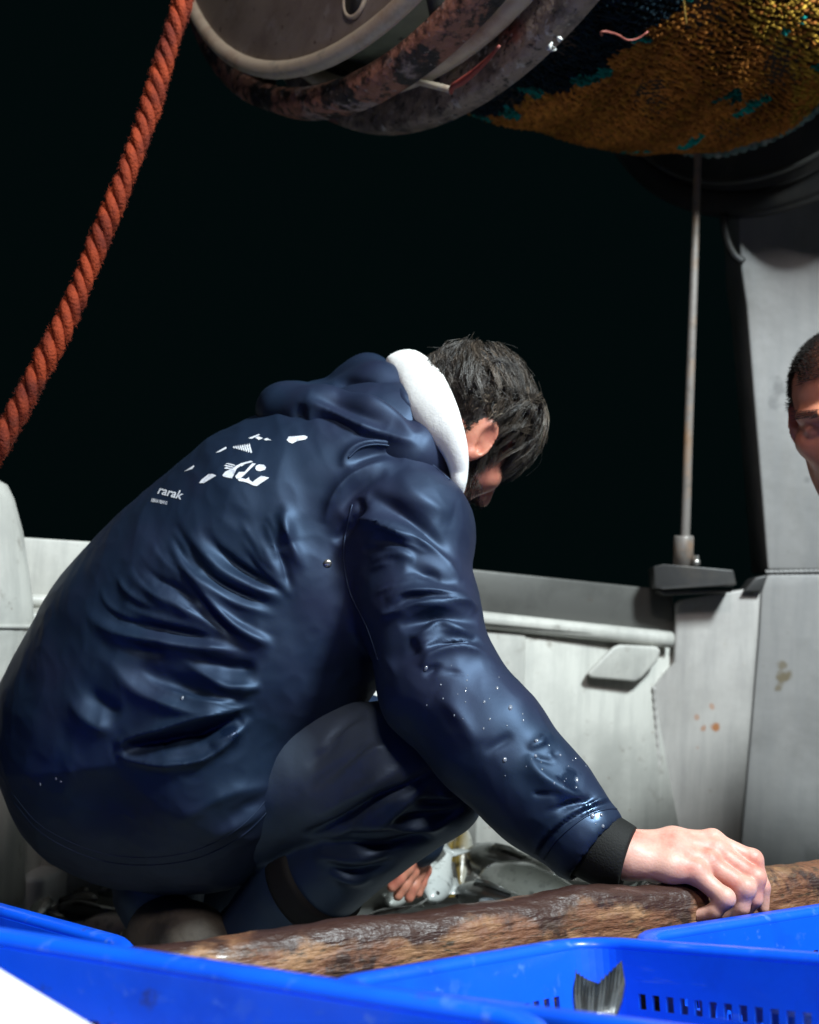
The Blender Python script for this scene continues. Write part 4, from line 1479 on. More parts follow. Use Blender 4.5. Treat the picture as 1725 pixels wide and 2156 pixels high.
p = relax(p, q, 1, .35)
jacket_me = make_mesh('jacket', p, q)
JK = BVHTree.FromPolygons([tuple(x) for x in p], [tuple(int(i) for i in f) for f in q])
add_wet(M['jacket'], [(P(1140, 1560, 1.40), .012, .6), (P(1200, 1650, 1.375), .026, .9), (P(1250, 1700, 1.36), .020, 1), (P(485, 1545, 1.56), .020, .9), (P(1070, 1500, 1.42), .012, .7), (P(940, 1300, 1.51), .014, .5)])
jacket = link('jacket', jacket_me, M['jacket'], man)


def on_jacket(u, v, lift=.0008):
    d = Vector(_dirs(u, v)).normalized()
    h = JK.ray_cast(Vector((0, 0, CAM_H)), d)
    if h[0] is None:
        return None
    return np.array(h[0]) - np.array(d) * lift


# ---- hood lying on the shoulders
S = Sculpt((-0.26, 1.45, 0.70), (0.12, 2.02, 1.02), .0036)
S.chain(CH([(597, 864, 1.74, .038), (680, 885, 1.71, .045), (770, 915, 1.69, .050), (870, 965, 1.67, .045), (935, 1010, 1.675, .022)]), .022)
S.chain(CH([(590, 862, 1.78, .036), (680, 868, 1.86, .045), (800, 870, 1.90, .055), (880, 900, 1.90, .045)]), .025)
S.chain(CH([(772, 800, 1.83, .036), (800, 830, 1.77, .042), (850, 885, 1.72, .040), (905, 940, 1.69, .030), (940, 990, 1.68, .018)]), .02)
S.chain(CH([(740, 812, 1.85, .034), (775, 796, 1.86, .034), (830, 830, 1.90, .04)]), .02)
S.chain(CH([(640, 880, 1.78, .05), (760, 900, 1.80, .07), (850, 930, 1.80, .08)]), .03)
p, q = S.mesh(3)
hood_folds = [
    (mp(Z3, (370, 400), (480, 450), (600, 510), (720, 560), (840, 600), (930, 620)), 9, 10),
    (mp(Z3, (400, 370), (520, 420), (660, 480), (780, 540)), 12, -10),
    (mp(Z3, (560, 350), (640, 380), (760, 450), (860, 530), (920, 600)), 14, 9),
    (mp(Z3, (640, 340), (780, 400), (880, 480), (930, 570)), 10, -8),
    (mp(Z3, (370, 430), (350, 480), (370, 530)), 9, -8),
    (mp(Z3, (520, 330), (600, 330), (720, 350)), 10, -9),
    (mp(Z3, (840, 330), (880, 430), (960, 480), (1040, 560), (1085, 680)), 6, 6),
    (mp(Z3, (400, 500), (520, 530), (650, 560)), 14, -7),
]
n_ = normals(p, q)
p = p + n_ * (.0018 * vnoise(p, 34, 5))[:, None]
p = creases(p, q, hood_folds, 1.3, 1.0)
link('jacket_hood', make_mesh('jacket_hood', relax(p, q, 1, .3), q), M['jacket'], man)

# ---- white collar of the hood below
near_ = [(842, 756, 30, 1.80), (877, 788, 44, 1.73), (903, 838, 50, 1.675), (931, 893, 46, 1.645), (955, 940, 32, 1.635), (966, 988, 21, 1.64), (964, 1028, 14, 1.655)]
far_ = [(945, 1030, 14, 1.76), (920, 985, 20, 1.84), (895, 905, 28, 1.89), (868, 820, 30, 1.88)]
ctr = [P(u, v, d) for u, v, w, d in near_ + far_]
wid = [w / F * d for u, v, w, d in near_ + far_]
cl = np.array(ctr + [ctr[0]])
t_ = np.linspace(0, len(ctr), 90, endpoint=False)
q4 = np.vstack([ctr[-1], ctr, ctr[0], ctr[1]])


def cr(arr, t):
    i = int(t)
    f = t - i
    a, b, c, d = arr[i], arr[i + 1], arr[i + 2], arr[i + 3]
    return 0.5 * ((2 * b) + (c - a) * f + (2 * a - 5 * b + 4 * c - d) * f * f + (3 * b - a - 3 * c + d) * f ** 3)


wq = np.array([wid[-1]] + wid + wid[:2])
cen = np.mean(ctr, 0)
pp = np.array([cr(q4, t) for t in t_])
ww_ = np.array([cr(wq, t) for t in t_])
tg = np.roll(pp, -1, 0) - np.roll(pp, 1, 0)
tg /= np.linalg.norm(tg, axis=1)[:, None]
neck_axis = P(1000, 900, 1.72) - P(800, 960, 1.79)
neck_axis /= np.linalg.norm(neck_axis)
v_, f_ = [], []
sg = 18
for i in range(90):
    rad = pp[i] - cen
    rad -= neck_axis * (rad @ neck_axis)
    rad /= np.linalg.norm(rad)
    ax = neck_axis - tg[i] * (neck_axis @ tg[i])
    ax /= np.linalg.norm(ax)
    rd_ = np.cross(tg[i], ax)
    for k in range(sg):
        w = 2 * math.pi * k / sg
        v_.append(pp[i] + ax * (ww_[i] * math.cos(w)) + rd_ * (.012 * math.sin(w)) )
for i in range(90):
    j = (i + 1) % 90
    for k in range(sg):
        l = (k + 1) % sg
        f_.append((i * sg + k, i * sg + l, j * sg + l, j * sg + k))
link('white_collar', make_mesh('white_collar', v_, f_), M['white_fleece'], man, 'white hood lining showing round the neck')

# ---- head, neck, arms and hands: the body
def head_prims(S, C, R, Fw, U, k=.012, ears=True, neck=True):
    R, Fw, U = (np.asarray(x, float) for x in (R, Fw, U))
    ax = np.stack([R, Fw, U])

    def Lc(x, y, z):
        return C + R * x + Fw * y + U * z

    S.ell(Lc(0, -.012, .038), (.074, .094, .086), ax, k)
    S.ell(Lc(0, .036, -.040), (.056, .056, .078), ax, .03)
    S.ball(Lc(0, .078, -.098), .019, .03)
    for s in (1, -1):
        S.cone(Lc(s * .060, -.005, -.045), Lc(s * .03, .06, -.095), .018, .016, .025)
        S.ball(Lc(s * .043, .062, -.018), .021, .025)
        S.cone(Lc(s * .012, .090, .028), Lc(s * .046, .070, .024), .010, .009, .014)
    for s in (1, -1):
        S.ball(Lc(s * .031, .098, .004), .014, .012, True)
        S.ball(Lc(s * .031, .076, .004), .0135, .004)
    S.cone(Lc(0, .090, .016), Lc(0, .112, -.030), .008, .012, .012)
    for s in (1, -1):
        S.ball(Lc(s * .012, .098, -.033), .0085, .008)
    S.cone(Lc(-.018, .086, -.064), Lc(.018, .086, -.064), .007, .007, .008)
    S.cone(Lc(-.016, .085, -.075), Lc(.016, .085, -.075), .008, .008, .008)
    if neck:
        S.cone(Lc(0, -.03, -.03), Lc(0, -.065, -.16), .058, .062, .03)
    if ears:
        for s in (1, -1):
            # outer rim, bowl and lobe
            U_ = U * .966 - Fw * .26
            F_ = Fw * .966 + U * .26
            ey = np.stack([R * s * .86 - F_ * .5, F_ * .86 + R * s * .5, U_])
            ec = Lc(s * .079, -.008, -.004)
            S.ell(ec, (.008, .019, .034), ey, .008)
            S.ell(ec + (R * s) * .0085 + Fw * .002 + U * .004, (.0080, .0115, .0215), ey, .004, True)
            S.ell(ec + (R * s) * .004 - U * .010 + Fw * .006, (.006, .007, .009), ey, .003, True)
            S.ball(ec - U * .028 + Fw * .004, .0075, .008)
            S.ball(ec + Fw * .016 - U * .006 - R * s * .004, .0065, .006)
    return Lc


def keep1(d):
    x, y, z = d[:, 0], d[:, 1], d[:, 2]
    hairline = (z > -.42 + .95 * np.clip(y, -.45, 1)) | (y < -.35)
    temple = ~((np.abs(x) > .55) & (y > .30) & (z < .25))
    return hairline & temple


def norm_(x):
    return np.asarray(x, float) / np.linalg.norm(x)


HC = P(968, 906, 1.765)
HU = norm_((.71, .12, .69))
HF = np.array([.46, .50, -.68])
HF = norm_(HF - HU * (HF @ HU))
HR = np.cross(HF, HU)
verts, quads = [], []


def join(p, q):
    off = sum(len(x) for x in verts)
    verts.append(p)
    quads.append(q + off)


S = Sculpt(HC - .23, HC + .19, .0026)
Lc = head_prims(S, HC, HR, HF, HU, neck=False)
S.chain([(HC - HU * .03 - HF * .02, .056), (P(890, 960, 1.76), .056), (P(830, 1030, 1.79), .07)], .03)
join(*S.mesh(2))


def ZH(x, y, d):
    return P(1118.2 + x / 2.8417, 1597.4 + y / 2.8417, d)


# near (right) hand resting on the board
wr = ZH(560, 590, 1.378)
lo = ZH(700, 700, 1.38) - np.array([.32, .16, .16])
S = Sculpt(ZH(700, 700, 1.38) - np.array([.14, .10, .10]), ZH(1500, 600, 1.37) + np.array([.05, .10, .10]), .0014)
S.chain([(P(1190, 1735, 1.412), .026), (ZH(420, 570, 1.388), .0245), (ZH(575, 582, 1.379), .0262)], .02)
MC = dict(i=((620, 520, 1.392), (850, 492, 1.398), (1085, 500, 1.398)), m=((615, 545, 1.384), (860, 535, 1.384), (1110, 565, 1.384)),
          r=((605, 590, 1.374), (850, 600, 1.369), (1065, 635, 1.368)), p=((600, 625, 1.366), (830, 660, 1.357), (990, 690, 1.353)))
for k_, rr in (('i', (.0150, .0136, .0118)), ('m', (.0155, .0140, .0122)), ('r', (.0150, .0136, .0115)), ('p', (.0145, .0130, .0106))):
    S.chain([(ZH(*MC[k_][j]), rr[j]) for j in range(3)], .014)
# flesh of the palm
S.chain([(ZH(640, 610, 1.392), .020), (ZH(820, 640, 1.392), .020), (ZH(960, 650, 1.388), .017)], .016)
FG = dict(p=[(990, 690, 1.353, .0115), (1160, 836, 1.334, .0102), (1100, 912, 1.336, .0086), (1005, 936, 1.343, .0070)],
          r=[(1065, 635, 1.368, .0122), (1280, 778, 1.347, .0110), (1258, 890, 1.346, .0092), (1165, 950, 1.353, .0078)],
          m=[(1110, 565, 1.384, .0130), (1338, 716, 1.362, .0114), (1335, 840, 1.358, .0095), (1262, 930, 1.364, .0080)],
          i=[(1085, 500, 1.398, .0125), (1325, 606, 1.386, .0110), (1384, 770, 1.376, .0090), (1388, 892, 1.374, .0072)])
for k_ in 'imrp':
    f = FG[k_]
    tmp = [(ZH(*x[:3]), x[3]) for x in f]
    S.chain(tmp, .0035)
    S.ball(tmp[1][0], tmp[1][1] + .0004, .006)                                     # knuckle
    S.ball(tmp[0][0] + np.array([0, 0, .001]), tmp[0][1] + .0014, .006)
    S.cone(ZH(*MC[k_][0]) + [0, -.004, .012], tmp[0][0] + [0, -.003, .008], .004, .005, .006)   # tendon
# thumb on the far side of the board
S.chain([(ZH(650, 600, 1.405), .017), (ZH(820, 640, 1.425), .0155), (ZH(980, 720, 1.435), .0125), (ZH(1080, 820, 1.438), .0095)], .012)
hp, hq = S.mesh(2)
join(hp, hq)

# far (left) hand among the fish
lh = [(880, 1752, 2.02, .034), (874, 1795, 2.02, .030)]
S = Sculpt(P(780, 1920, 2.0) - np.array([.02, .12, .02]), P(930, 1730, 2.0) + np.array([.02, .12, .03]), .0024)
S.chain(CH(lh), .02)
for j, (ku, kv, tu, tv, dd) in enumerate(((893, 1832, 880, 1880, 2.045), (880, 1838, 862, 1890, 2.02), (866, 1836, 838, 1886, 1.995), (854, 1828, 826, 1868, 1.975))):
    S.chain(CH([(874, 1796, 2.01, .016), (ku, kv, dd, .0125), ((ku + tu) / 2 - 2, (kv + tv) / 2 + 3, dd - .012, .0110), (tu, tv, dd - .018, .0088)]), .006)
S.chain(CH([(870, 1795, 1.99, .015), (846, 1806, 1.965, .0125), (832, 1832, 1.955, .0095)]), .008)
lp_, lq_ = S.mesh(2)
join(lp_, lq_)


def bridge(P_, Q_, nA, offA, a_pt, path, rad, offB, nB, b_pt):
    """arm inside the sleeve: joins the quad nearest a_pt (island A) and the quad nearest b_pt (island B) along path"""
    cA = P_[Q_[offA:offA + nA]].mean(1)
    cB = P_[Q_[offB:offB + nB]].mean(1)
    ia, ib = offA + np.linalg.norm(cA - a_pt, axis=1).argmin(), offB + np.linalg.norm(cB - b_pt, axis=1).argmin()
    qa, qb = Q_[ia][::-1], Q_[ib]
    new_v, rings = [], [list(qa)]
    base = P_[qa] - P_[qa].mean(0)
    base /= np.linalg.norm(base, axis=1)[:, None]
    nv = len(P_)
    for c, r in zip(path, rad):
        rings.append(list(range(nv, nv + 4)))
        new_v.append(c + base * r)
        nv += 4
    best = min(range(4), key=lambda s_: sum(np.linalg.norm((P_[np.roll(qb, s_)] - P_[qb].mean(0))[i] / .001 - base[i]) for i in range(4)))
    rings.append(list(np.roll(qb, best)))
    f_new = []
    for ra, rb_ in zip(rings[:-1], rings[1:]):
        for i in range(4):
            l = (i + 1) % 4
            f_new.append([ra[i], rb_[i], rb_[l], ra[l]])
    return np.vstack([P_] + new_v), np.array(f_new), ia, ib


body_p, body_q = np.vstack(verts), np.vstack(quads)
n0, n1_, n2_ = (len(x) for x in quads)
body_p, fa, k1, k2 = bridge(body_p, body_q, n0, 0, P(830, 1090, 1.78), [P(850, 1110, 1.67), P(884, 1290, 1.58), P(926, 1440, 1.52), P(1032, 1562, 1.47), P(1150, 1700, 1.425)], [.04, .04, .035, .03, .02], n0, n1_, P(1150, 1700, 1.425))
body_p, fb_, k3, k4 = bridge(body_p, body_q, n0, 0, P(830, 1040, 1.86), [P(850, 1130, 1.95), P(880, 1330, 2.03), P(880, 1560, 2.06), P(876, 1700, 2.03)], [.04, .035, .03, .02], n0 + n1_, n2_, P(880, 1730, 2.02))
body_q = np.vstack([np.delete(body_q, [k1, k2, k3, k4], 0), fa, fb_])
body_me = make_mesh('body', body_p, body_q)
body = link('body', body_me, [M['skin'], M['face_skin'], M['scalp']], man)
nh = len(quads[0])
mi = np.zeros(len(body_me.polygons), np.int32)
mi[:nh - 2] = 1
mi[n0 + n1_ - 3:n0 + n1_ + n2_ - 4] = 1
hl = (body_p[body_q[:nh - 2]].mean(1) - HC) @ np.stack([HR, HF, HU]).T - np.array([0, -.012, .038])
hl /= np.array([.0745, .0945, .0865])
mi[:nh - 2][keep1(hl / np.linalg.norm(hl, axis=1)[:, None]) & (np.linalg.norm(hl, axis=1) < 1.03) & (np.linalg.norm(hl, axis=1) > .9)] = 2
if len(body_me.polygons) == len(body_q):
    body_me.polygons.foreach_set('material_index', mi)

# ---- knitted cuff
cp = [P(1205, 1742, 1.408), P(1235, 1766, 1.402), P(1275, 1790, 1.389), P(1312, 1808, 1.381), P(1322, 1812, 1.379), P(1318, 1810, 1.382)]
link('knit_cuff', tube_mesh('knit_cuff', smooth_path(cp[:5], 14), np.interp(np.linspace(0, 1, 14), [0, .3, .6, .95, 1], [.043, .043, .0405, .0365, .0345]), 40, normal_hint=(0, 0, 1)), M['cuff'], man)

# ---- trousers
S = Sculpt((-0.60, 1.46, -0.02), (0.22, 2.14, 0.56), .0042)
S.chain(CH([(420, 1660, 1.78, .13), (560, 1640, 1.71, .115), (705, 1624, 1.66, .096), (835, 1616, 1.61, .085), (926, 1664, 1.595, .057)]), .02)
S2pts = CH([(932, 1680, 1.595, .052), (785, 1762, 1.625, .060), (640, 1868, 1.68, .070), (520, 1990, 1.73, .058), (500, 2060, 1.74, .050)])
S.chain(S2pts, .008)
S.chain(CH([(400, 1660, 1.90, .12), (620, 1600, 1.92, .09), (758, 1545, 1.90, .064)]), .02)
S.chain(CH([(758, 1550, 1.90, .062), (560, 1750, 1.92, .068), (400, 1900, 1.93, .062), (330, 2010, 1.92, .055)]), .01)
S.chain(CH([(340, 1780, 1.83, .09), (335, 1880, 1.80, .060), (350, 1960, 1.78, .045)]), .03)
p, q = S.mesh(3)


def ZC(x, y):
    return (639 + x / 2.314, 1011.7 + y / 2.314)


def ZL(x, y):
    return (639 + x / 2.945, 1650.7 + y / 2.945)


tf = [
    (mp(ZL, (0, 320), (200, 250), (400, 140), (560, 60), (700, -10), (860, -120)), 8, -16),
    (mp(ZL, (140, 350), (320, 260), (520, 200), (640, 120), (760, 40)), 12, 8),
    (mp(ZL, (320, 270), (500, 230), (640, 260), (800, 270), (900, 230)), 10, 9),
    (mp(ZL, (560, 215), (700, 210), (880, 190), (1000, 130)), 9, -9),
    (mp(ZL, (120, 370), (300, 370), (500, 380), (700, 330), (800, 310)), 11, -9),
    (mp(ZL, (60, 440), (200, 460), (350, 470), (500, 440)), 13, 7),
    (mp(ZL, (150, 500), (300, 540), (450, 520), (560, 470)), 10, -8),
    (mp(ZL, (160, 560), (300, 600), (420, 590)), 12, 6),
    (mp(ZL, (700, 100), (780, 120), (900, 110), (980, 80)), 7, -8),
    (mp(ZL, (850, 60), (900, 85), (960, 60)), 6, 6),
    (mp(ZC, (20, 1400), (120, 1300), (200, 1200), (300, 1130)), 13, -7),
    (mp(ZC, (20, 1520), (160, 1420), (280, 1320), (380, 1260)), 12, -7),
    (mp(ZC, (60, 1330), (180, 1240), (280, 1160)), 11, 6),
    (mp(ZC, (80, 1490), (220, 1390), (330, 1310), (400, 1290)), 12, 7),
    (mp(ZC, (40, 1650), (200, 1560), (360, 1470), (520, 1380)), 14, 6),
    (mp(ZC, (180, 1660), (330, 1560), (480, 1480)), 8, -5),
]
n_ = normals(p, q)
p = p + n_ * (.0022 * vnoise(p, 30, 11) + .0012 * vnoise(p, 70, 12))[:, None]
p = creases(p, q, tf, .95, 1.25)
p = relax(p, q, 1, .3)
tm = mat('trouser_dusty', (0.010, 0.020, 0.046), 0.46, spec_tint=(.5, .7, 1.0), layers=[((0.014, 0.018, 0.036), 9, 0.45, 0.7, 6)], bump=[(500, 0.08, 0.001), (40, 0.2, 0.004)], spec=0.8)
add_spots(tm, [(P(800, 1530, 1.58), .09, 1), (P(720, 1560, 1.57), .09, .95), (P(870, 1590, 1.55), .06, 1), (P(680, 1650, 1.57), .07, .8), (P(640, 1580, 1.57), .08, .8)], (0.070, 0.092, 0.125), .5)
link('trousers', make_mesh('trousers', p, q), tm, man)
# black band round the shin
band_c = P(664, 1852, 1.672)
axd = norm_(P(785, 1762, 1.625) - P(640, 1868, 1.68))
bp_ = [band_c + axd * t for t in np.linspace(-.020, .020, 6)]
link('shin_band', tube_mesh('shin_band', bp_, [.0735, .0752, .075, .0745, .074, .0715], 40), M['black_cloth'], man)
# boots
for (ptsb, dd) in (([(500, 2040, 1.74, .052), (470, 2100, 1.74, .055), (560, 2150, 1.70, .042), (640, 2165, 1.67, .034)], 0), ([(330, 1980, 1.80, .052), (352, 1968, 1.74, .050), (400, 1985, 1.70, .050), (450, 2040, 1.68, .045), (500, 2120, 1.67, .040)], 1)):
    pb = CH(ptsb)
    lo = np.min([a for a, r in pb], 0) - .08
    hi = np.max([a for a, r in pb], 0) + .08
    S = Sculpt(lo, hi, .005)
    S.chain(pb, .025)
    bp2, bq2 = S.mesh(3)
    bp2[:, 2] = np.maximum(bp2[:, 2], .004)
    link('boot', make_mesh('boot', bp2, bq2), M['boot'], man)

# ---- hair
def hair_mesh(name, roots, nrm, dirs, lengths, radius, tint, grav, curl, seed, steps=6, lift=.3):
    r = np.random.default_rng(seed)
    n = len(roots)
    P0 = roots.copy()
    d = dirs.copy()
    pts = [P0.copy()]
    ph = r.uniform(0, 6.28, n)
    for s in range(steps - 1):
        st = (lengths / (steps - 1))[:, None]
        d = d + grav * .30 + r.normal(0, .05, (n, 3)) + nrm * (lift * (1 - 1.1 * s / steps)) * .25
        side = np.cross(d, nrm)
        d = d + side * (curl * np.sin(ph + s * 1.3))[:, None]
        d /= np.linalg.norm(d, axis=1)[:, None]
        P0 = P0 + d * st
        pts.append(P0.copy())
    pts = np.stack(pts, 1)
    T = np.gradient(pts, axis=1)
    T /= np.linalg.norm(T, axis=2)[:, :, None] + 1e-9
    A = np.cross(T, nrm[:, None, :])
    A /= np.linalg.norm(A, axis=2)[:, :, None] + 1e-9
    B = np.cross(T, A)
    sc = np.linspace(1, .25, steps)
    v = np.zeros((n, steps, 3, 3))
    for k in range(3):
        w = 2 * math.pi * k / 3
        v[:, :, k] = pts + (A * math.cos(w) + B * math.sin(w)) * (radius * sc)[None, :, None]
    v = v.reshape(-1, 3)
    qd = []
    for i in range(steps - 1):
        for k in range(3):
            l = (k + 1) % 3
            qd.append([i * 3 + k, i * 3 + l, i * 3 + 3 + l, i * 3 + 3 + k])
    qd = ((np.arange(n) * steps * 3)[:, None, None] + np.array(qd)[None]).reshape(-1, 4)
    me = make_mesh(name, v, qd)
    set_tint(me, np.repeat(tint, steps * 3, 0))
    return me


def scalp(C, R, Fw, U, n, seed, keep):
    r = np.random.default_rng(seed)
    d = r.normal(size=(n * 3, 3))
    d /= np.linalg.norm(d, axis=1)[:, None]
    k = keep(d)
    d = d[k][:n]
    ax = np.stack([R, Fw, U])
    rad = np.array([.0745, .0945, .0865])
    loc = d * rad + np.array([0, -.012, .038])
    nr = d / rad
    nr /= np.linalg.norm(nr, axis=1)[:, None]
    return C + loc @ ax, nr @ ax, d


rt, nr, dl = scalp(HC, HR, HF, HU, 17000, 21, keep1)
whorl = norm_((-.15, -.62, .76))
away = dl - (dl @ whorl)[:, None] * whorl
ax = np.stack([HR, HF, HU])
flow = away @ ax
clump = np.stack([vnoise(rt, 80, 31 + i) for i in range(3)], 1)
fine = np.stack([vnoise(rt, 260, 51 + i) for i in range(3)], 1)
flow = flow / (np.linalg.norm(flow, axis=1)[:, None] + .05) + clump * .95 + fine * .6 + np.array([0, 0, -.25])
lens = np.clip(.046 - .022 * ((np.abs(dl[:, 0]) > .72) & (dl[:, 2] < .45) & (dl[:, 1] < .35)) + .055 * np.clip(dl[:, 1], 0, 1) * (dl[:, 2] > 0) + .014 * dl[:, 2] + .012 * clump[:, 0] + RNG.normal(0, .006, len(rt)), .016, .105)
tint = np.array([.026, .019, .013])[None] * RNG.uniform(.45, 1.7, (len(rt), 1)) * (1.1 + 1.5 * clump[:, 1:2] + .9 * fine[:, 1:2])




def lock_hair(name, n_lock, per, radius, steps, seed):
    """damp hair: guide paths that hug the skull, each carrying a lock of strands"""
    r = np.random.default_rng(seed)
    pick = r.permutation(len(rt))[:n_lock]
    g0, gf, gl_, gc, gd_ = rt[pick], flow[pick], lens[pick] * r.uniform(.8, 1.3, n_lock), clump[pick], dl[pick]
    rad = np.array([.0745, .0945, .0865])
    cc = HC + np.array([0, -.012, .038]) @ ax
    p0, pts, d = g0.copy(), [], gf.copy()
    wob = r.uniform(0, 6.28, n_lock)
    hgt = np.clip(.009 + .011 * gc[:, 2] + .006 * np.clip(-gd_[:, 1], 0, 1) * (gd_[:, 2] > .1) + r.normal(0, .005, n_lock), .001, .034)
    gl_ = gl_ * np.where((gd_[:, 1] > .25) & (gd_[:, 2] > .2), 1.25, 1.0)
    gl_ = gl_ * np.where((gd_[:, 1] < -.2) & (gd_[:, 2] < .25), .45, 1.0)
    for s_ in range(steps):
        l = (p0 - cc) @ ax.T
        e = np.linalg.norm(l / rad, axis=1)
        nn = l / rad ** 2
        nn /= np.linalg.norm(nn, axis=1)[:, None]
        nn = nn @ ax
        want = hgt * math.sin(min(1, .25 + s_ / steps * 1.1) * 1.9)
        over = (e - 1) * .085
        pts.append(p0.copy())
        d = d - nn * (d * nn).sum(1)[:, None] * .9
        d /= np.linalg.norm(d, axis=1)[:, None] + 1e-9
        side_ = np.cross(d, nn)
        d = d + side_ * (.34 * np.sin(wob + s_ * 1.15))[:, None] + np.array([0.04, 0, -.30]) + nn * np.clip((want - over) * 26, -.6, .9)[:, None]
        d /= np.linalg.norm(d, axis=1)[:, None]
        p0 = p0 + d * (gl_ / (steps - 1))[:, None]
    G = np.stack(pts, 1)
    lock_tint = np.exp(r.normal(0, .75, n_lock)) * .75
    own = np.repeat(np.arange(n_lock), per)
    n = len(own)
    offs = r.normal(0, .0042, (n, 3))
    sq = np.linspace(0, 1, steps)
    fly = (r.uniform(0, 1, n) < .06) * r.uniform(.5, 1.6, n)
    shrink = (1 - .72 * sq[None, :] ** .8) + fly[:, None] * sq[None, :] * 1.6
    path = G[own] + offs[:, None, :] * shrink[:, :, None]
    cut = r.uniform(.7, 1.0, n)
    path = path[:, :1] + (path - path[:, :1]) * cut[:, None, None] ** (sq[None, :, None])
    T = np.gradient(path, axis=1)
    T /= np.linalg.norm(T, axis=2)[:, :, None] + 1e-9
    A = np.cross(T, (path[:, 0] - cc)[:, None, :])
    A /= np.linalg.norm(A, axis=2)[:, :, None] + 1e-9
    B = np.cross(T, A)
    sc = np.linspace(1, .35, steps)
    v = np.zeros((n, steps, 3, 3))
    for k in range(3):
        w = 2 * math.pi * k / 3
        v[:, :, k] = path + (A * math.cos(w) + B * math.sin(w)) * (radius * sc)[None, :, None]
    qd = []
    for i in range(steps - 1):
        for k in range(3):
            l = (k + 1) % 3
            qd.append([i * 3 + k, i * 3 + l, i * 3 + 3 + l, i * 3 + 3 + k])
    qd = ((np.arange(n) * steps * 3)[:, None, None] + np.array(qd)[None]).reshape(-1, 4)
    me = make_mesh(name, v.reshape(-1, 3), qd)
    tn_ = np.array([.038, .028, .020])[None] * (lock_tint[own] * r.uniform(.6, 1.4, n))[:, None]
    set_tint(me, np.repeat(np.clip(tn_, .003, .16), steps * 3, 0))
    return me


hme = lock_hair('hair', 620, 26, .00058, 9, 5)
link('hair', hme, M['hair'], man)
# side hair before the ear, stubble and eyebrow
def keep_beard(d):
    return np.ones(len(d), bool)


hv = body_p[:len(verts[0])]
hn = normals(hv, quads[0])
loc = (hv - HC) @ ax.T
bsel = np.where((loc[:, 2] < -.035) & (loc[:, 2] > -.12) & (loc[:, 1] > .01 - .5 * (loc[:, 2] + .035)) & (np.abs(loc[:, 0]) > .002) & ~((loc[:, 2] > -.055) & (loc[:, 1] > .07) & (np.abs(loc[:, 0]) > .03)))[0]
bsel = RNG.choice(bsel, min(3000, len(bsel)), replace=False)
side = np.where((np.abs(loc[:, 0]) > .05) & (loc[:, 1] > .010) & (loc[:, 1] < .034) & (loc[:, 2] < .03) & (loc[:, 2] > -.06))[0]
side = RNG.choice(side, min(900, len(side)), replace=False)
rb, nb_ = hv[bsel], hn[bsel]
fd = np.tile(-HU * .8 + HF * .2, (len(rb), 1)) + nb_ * .5
fd /= np.linalg.norm(fd, axis=1)[:, None]
link('stubble', hair_mesh('stubble', rb, nb_, fd, RNG.uniform(.004, .009, len(rb)), .00045, np.array([[.03, .02, .014]]) * RNG.uniform(.5, 1.5, (len(rb), 1)), np.array([0, 0, -.1]), .05, 6, 3, .3), M['hair'], man)
rb, nb_ = hv[side], hn[side]
fd = np.tile(-HU * .9 + HF * .2, (len(rb), 1)) + nb_ * .25
fd /= np.linalg.norm(fd, axis=1)[:, None]
link('sideburn', hair_mesh('sideburn', rb, nb_, fd, RNG.uniform(.015, .03, len(rb)), .00055, np.array([[.028, .021, .016]]) * RNG.uniform(.5, 1.7, (len(rb), 1)), np.array([0, 0, -.2]), .05, 7, 5, .2), M['hair'], man)

# ---- marks printed on the back: traced shapes laid on the cloth
def ZP(x, y):
    return (266.2 + x / 4.05, 852 + y / 4.05)


def decal(name, polys, m=M['print'], parent=jacket, step=3.2, lift=.0011):
    """polygons in picture points, cut fine and laid onto the jacket's surface"""
    bm = bmesh.new()
    for poly in polys:
        vs_ = [bm.verts.new((x, -y, 0)) for x, y in poly]
        try:
            bm.faces.new(vs_)
        except ValueError:
            pass
    bmesh.ops.triangulate(bm, faces=bm.faces)
    for _ in range(3):
        es = [e for e in bm.edges if e.calc_length() > step]
        if es:
            bmesh.ops.subdivide_edges(bm, edges=es, cuts=1)
            bmesh.ops.triangulate(bm, faces=bm.faces)
    bad = []
    for v in bm.verts:
        h = on_jacket(v.co.x, -v.co.y, lift)
        if h is None:
            bad.append(v)
        else:
            v.co = Vector(h)
    bmesh.ops.delete(bm, geom=bad, context='VERTS')
    far = [f for f in bm.faces if max(e.calc_length() for e in f.edges) > .03]
    bmesh.ops.delete(bm, geom=far, context='FACES')
    me = bpy.data.meshes.new(name)
    bm.to_mesh(me)
    bm.free()
    return link(name, me, m, parent)


def zp(*pts):
    return [ZP(x, y) for x, y in pts]


emblem = [zp((835, 545), (850, 530), (905, 545), (930, 545), (905, 560), (870, 548)), zp((832, 520), (850, 512), (905, 525), (920, 535), (890, 535)), zp((845, 502), (870, 498), (920, 512), (935, 522), (900, 516)),
          zp((820, 600), (845, 570), (900, 545), (945, 515), (985, 515), (940, 545), (915, 600), (900, 628), (860, 620), (825, 612)),
          zp((950, 515), (975, 500), (1060, 478), (1080, 488), (1010, 505), (985, 525)),
          zp((928, 610), (960, 575), (1010, 572), (1040, 535), (1075, 500), (1105, 502), (1060, 545), (1030, 575), (1000, 605), (975, 625), (940, 632)),
          zp((950, 635), (980, 625), (1020, 635), (1045, 618), (1050, 640), (1075, 660), (1100, 640), (1150, 606), (1218, 622), (1112, 694), (1080, 688), (1040, 668), (1000, 655), (960, 650)),
          zp((1100, 545), (1105, 522), (1135, 508), (1175, 514), (1192, 535), (1180, 555), (1140, 567), (1110, 560))]
decal('printed_mark', emblem)
fan = []
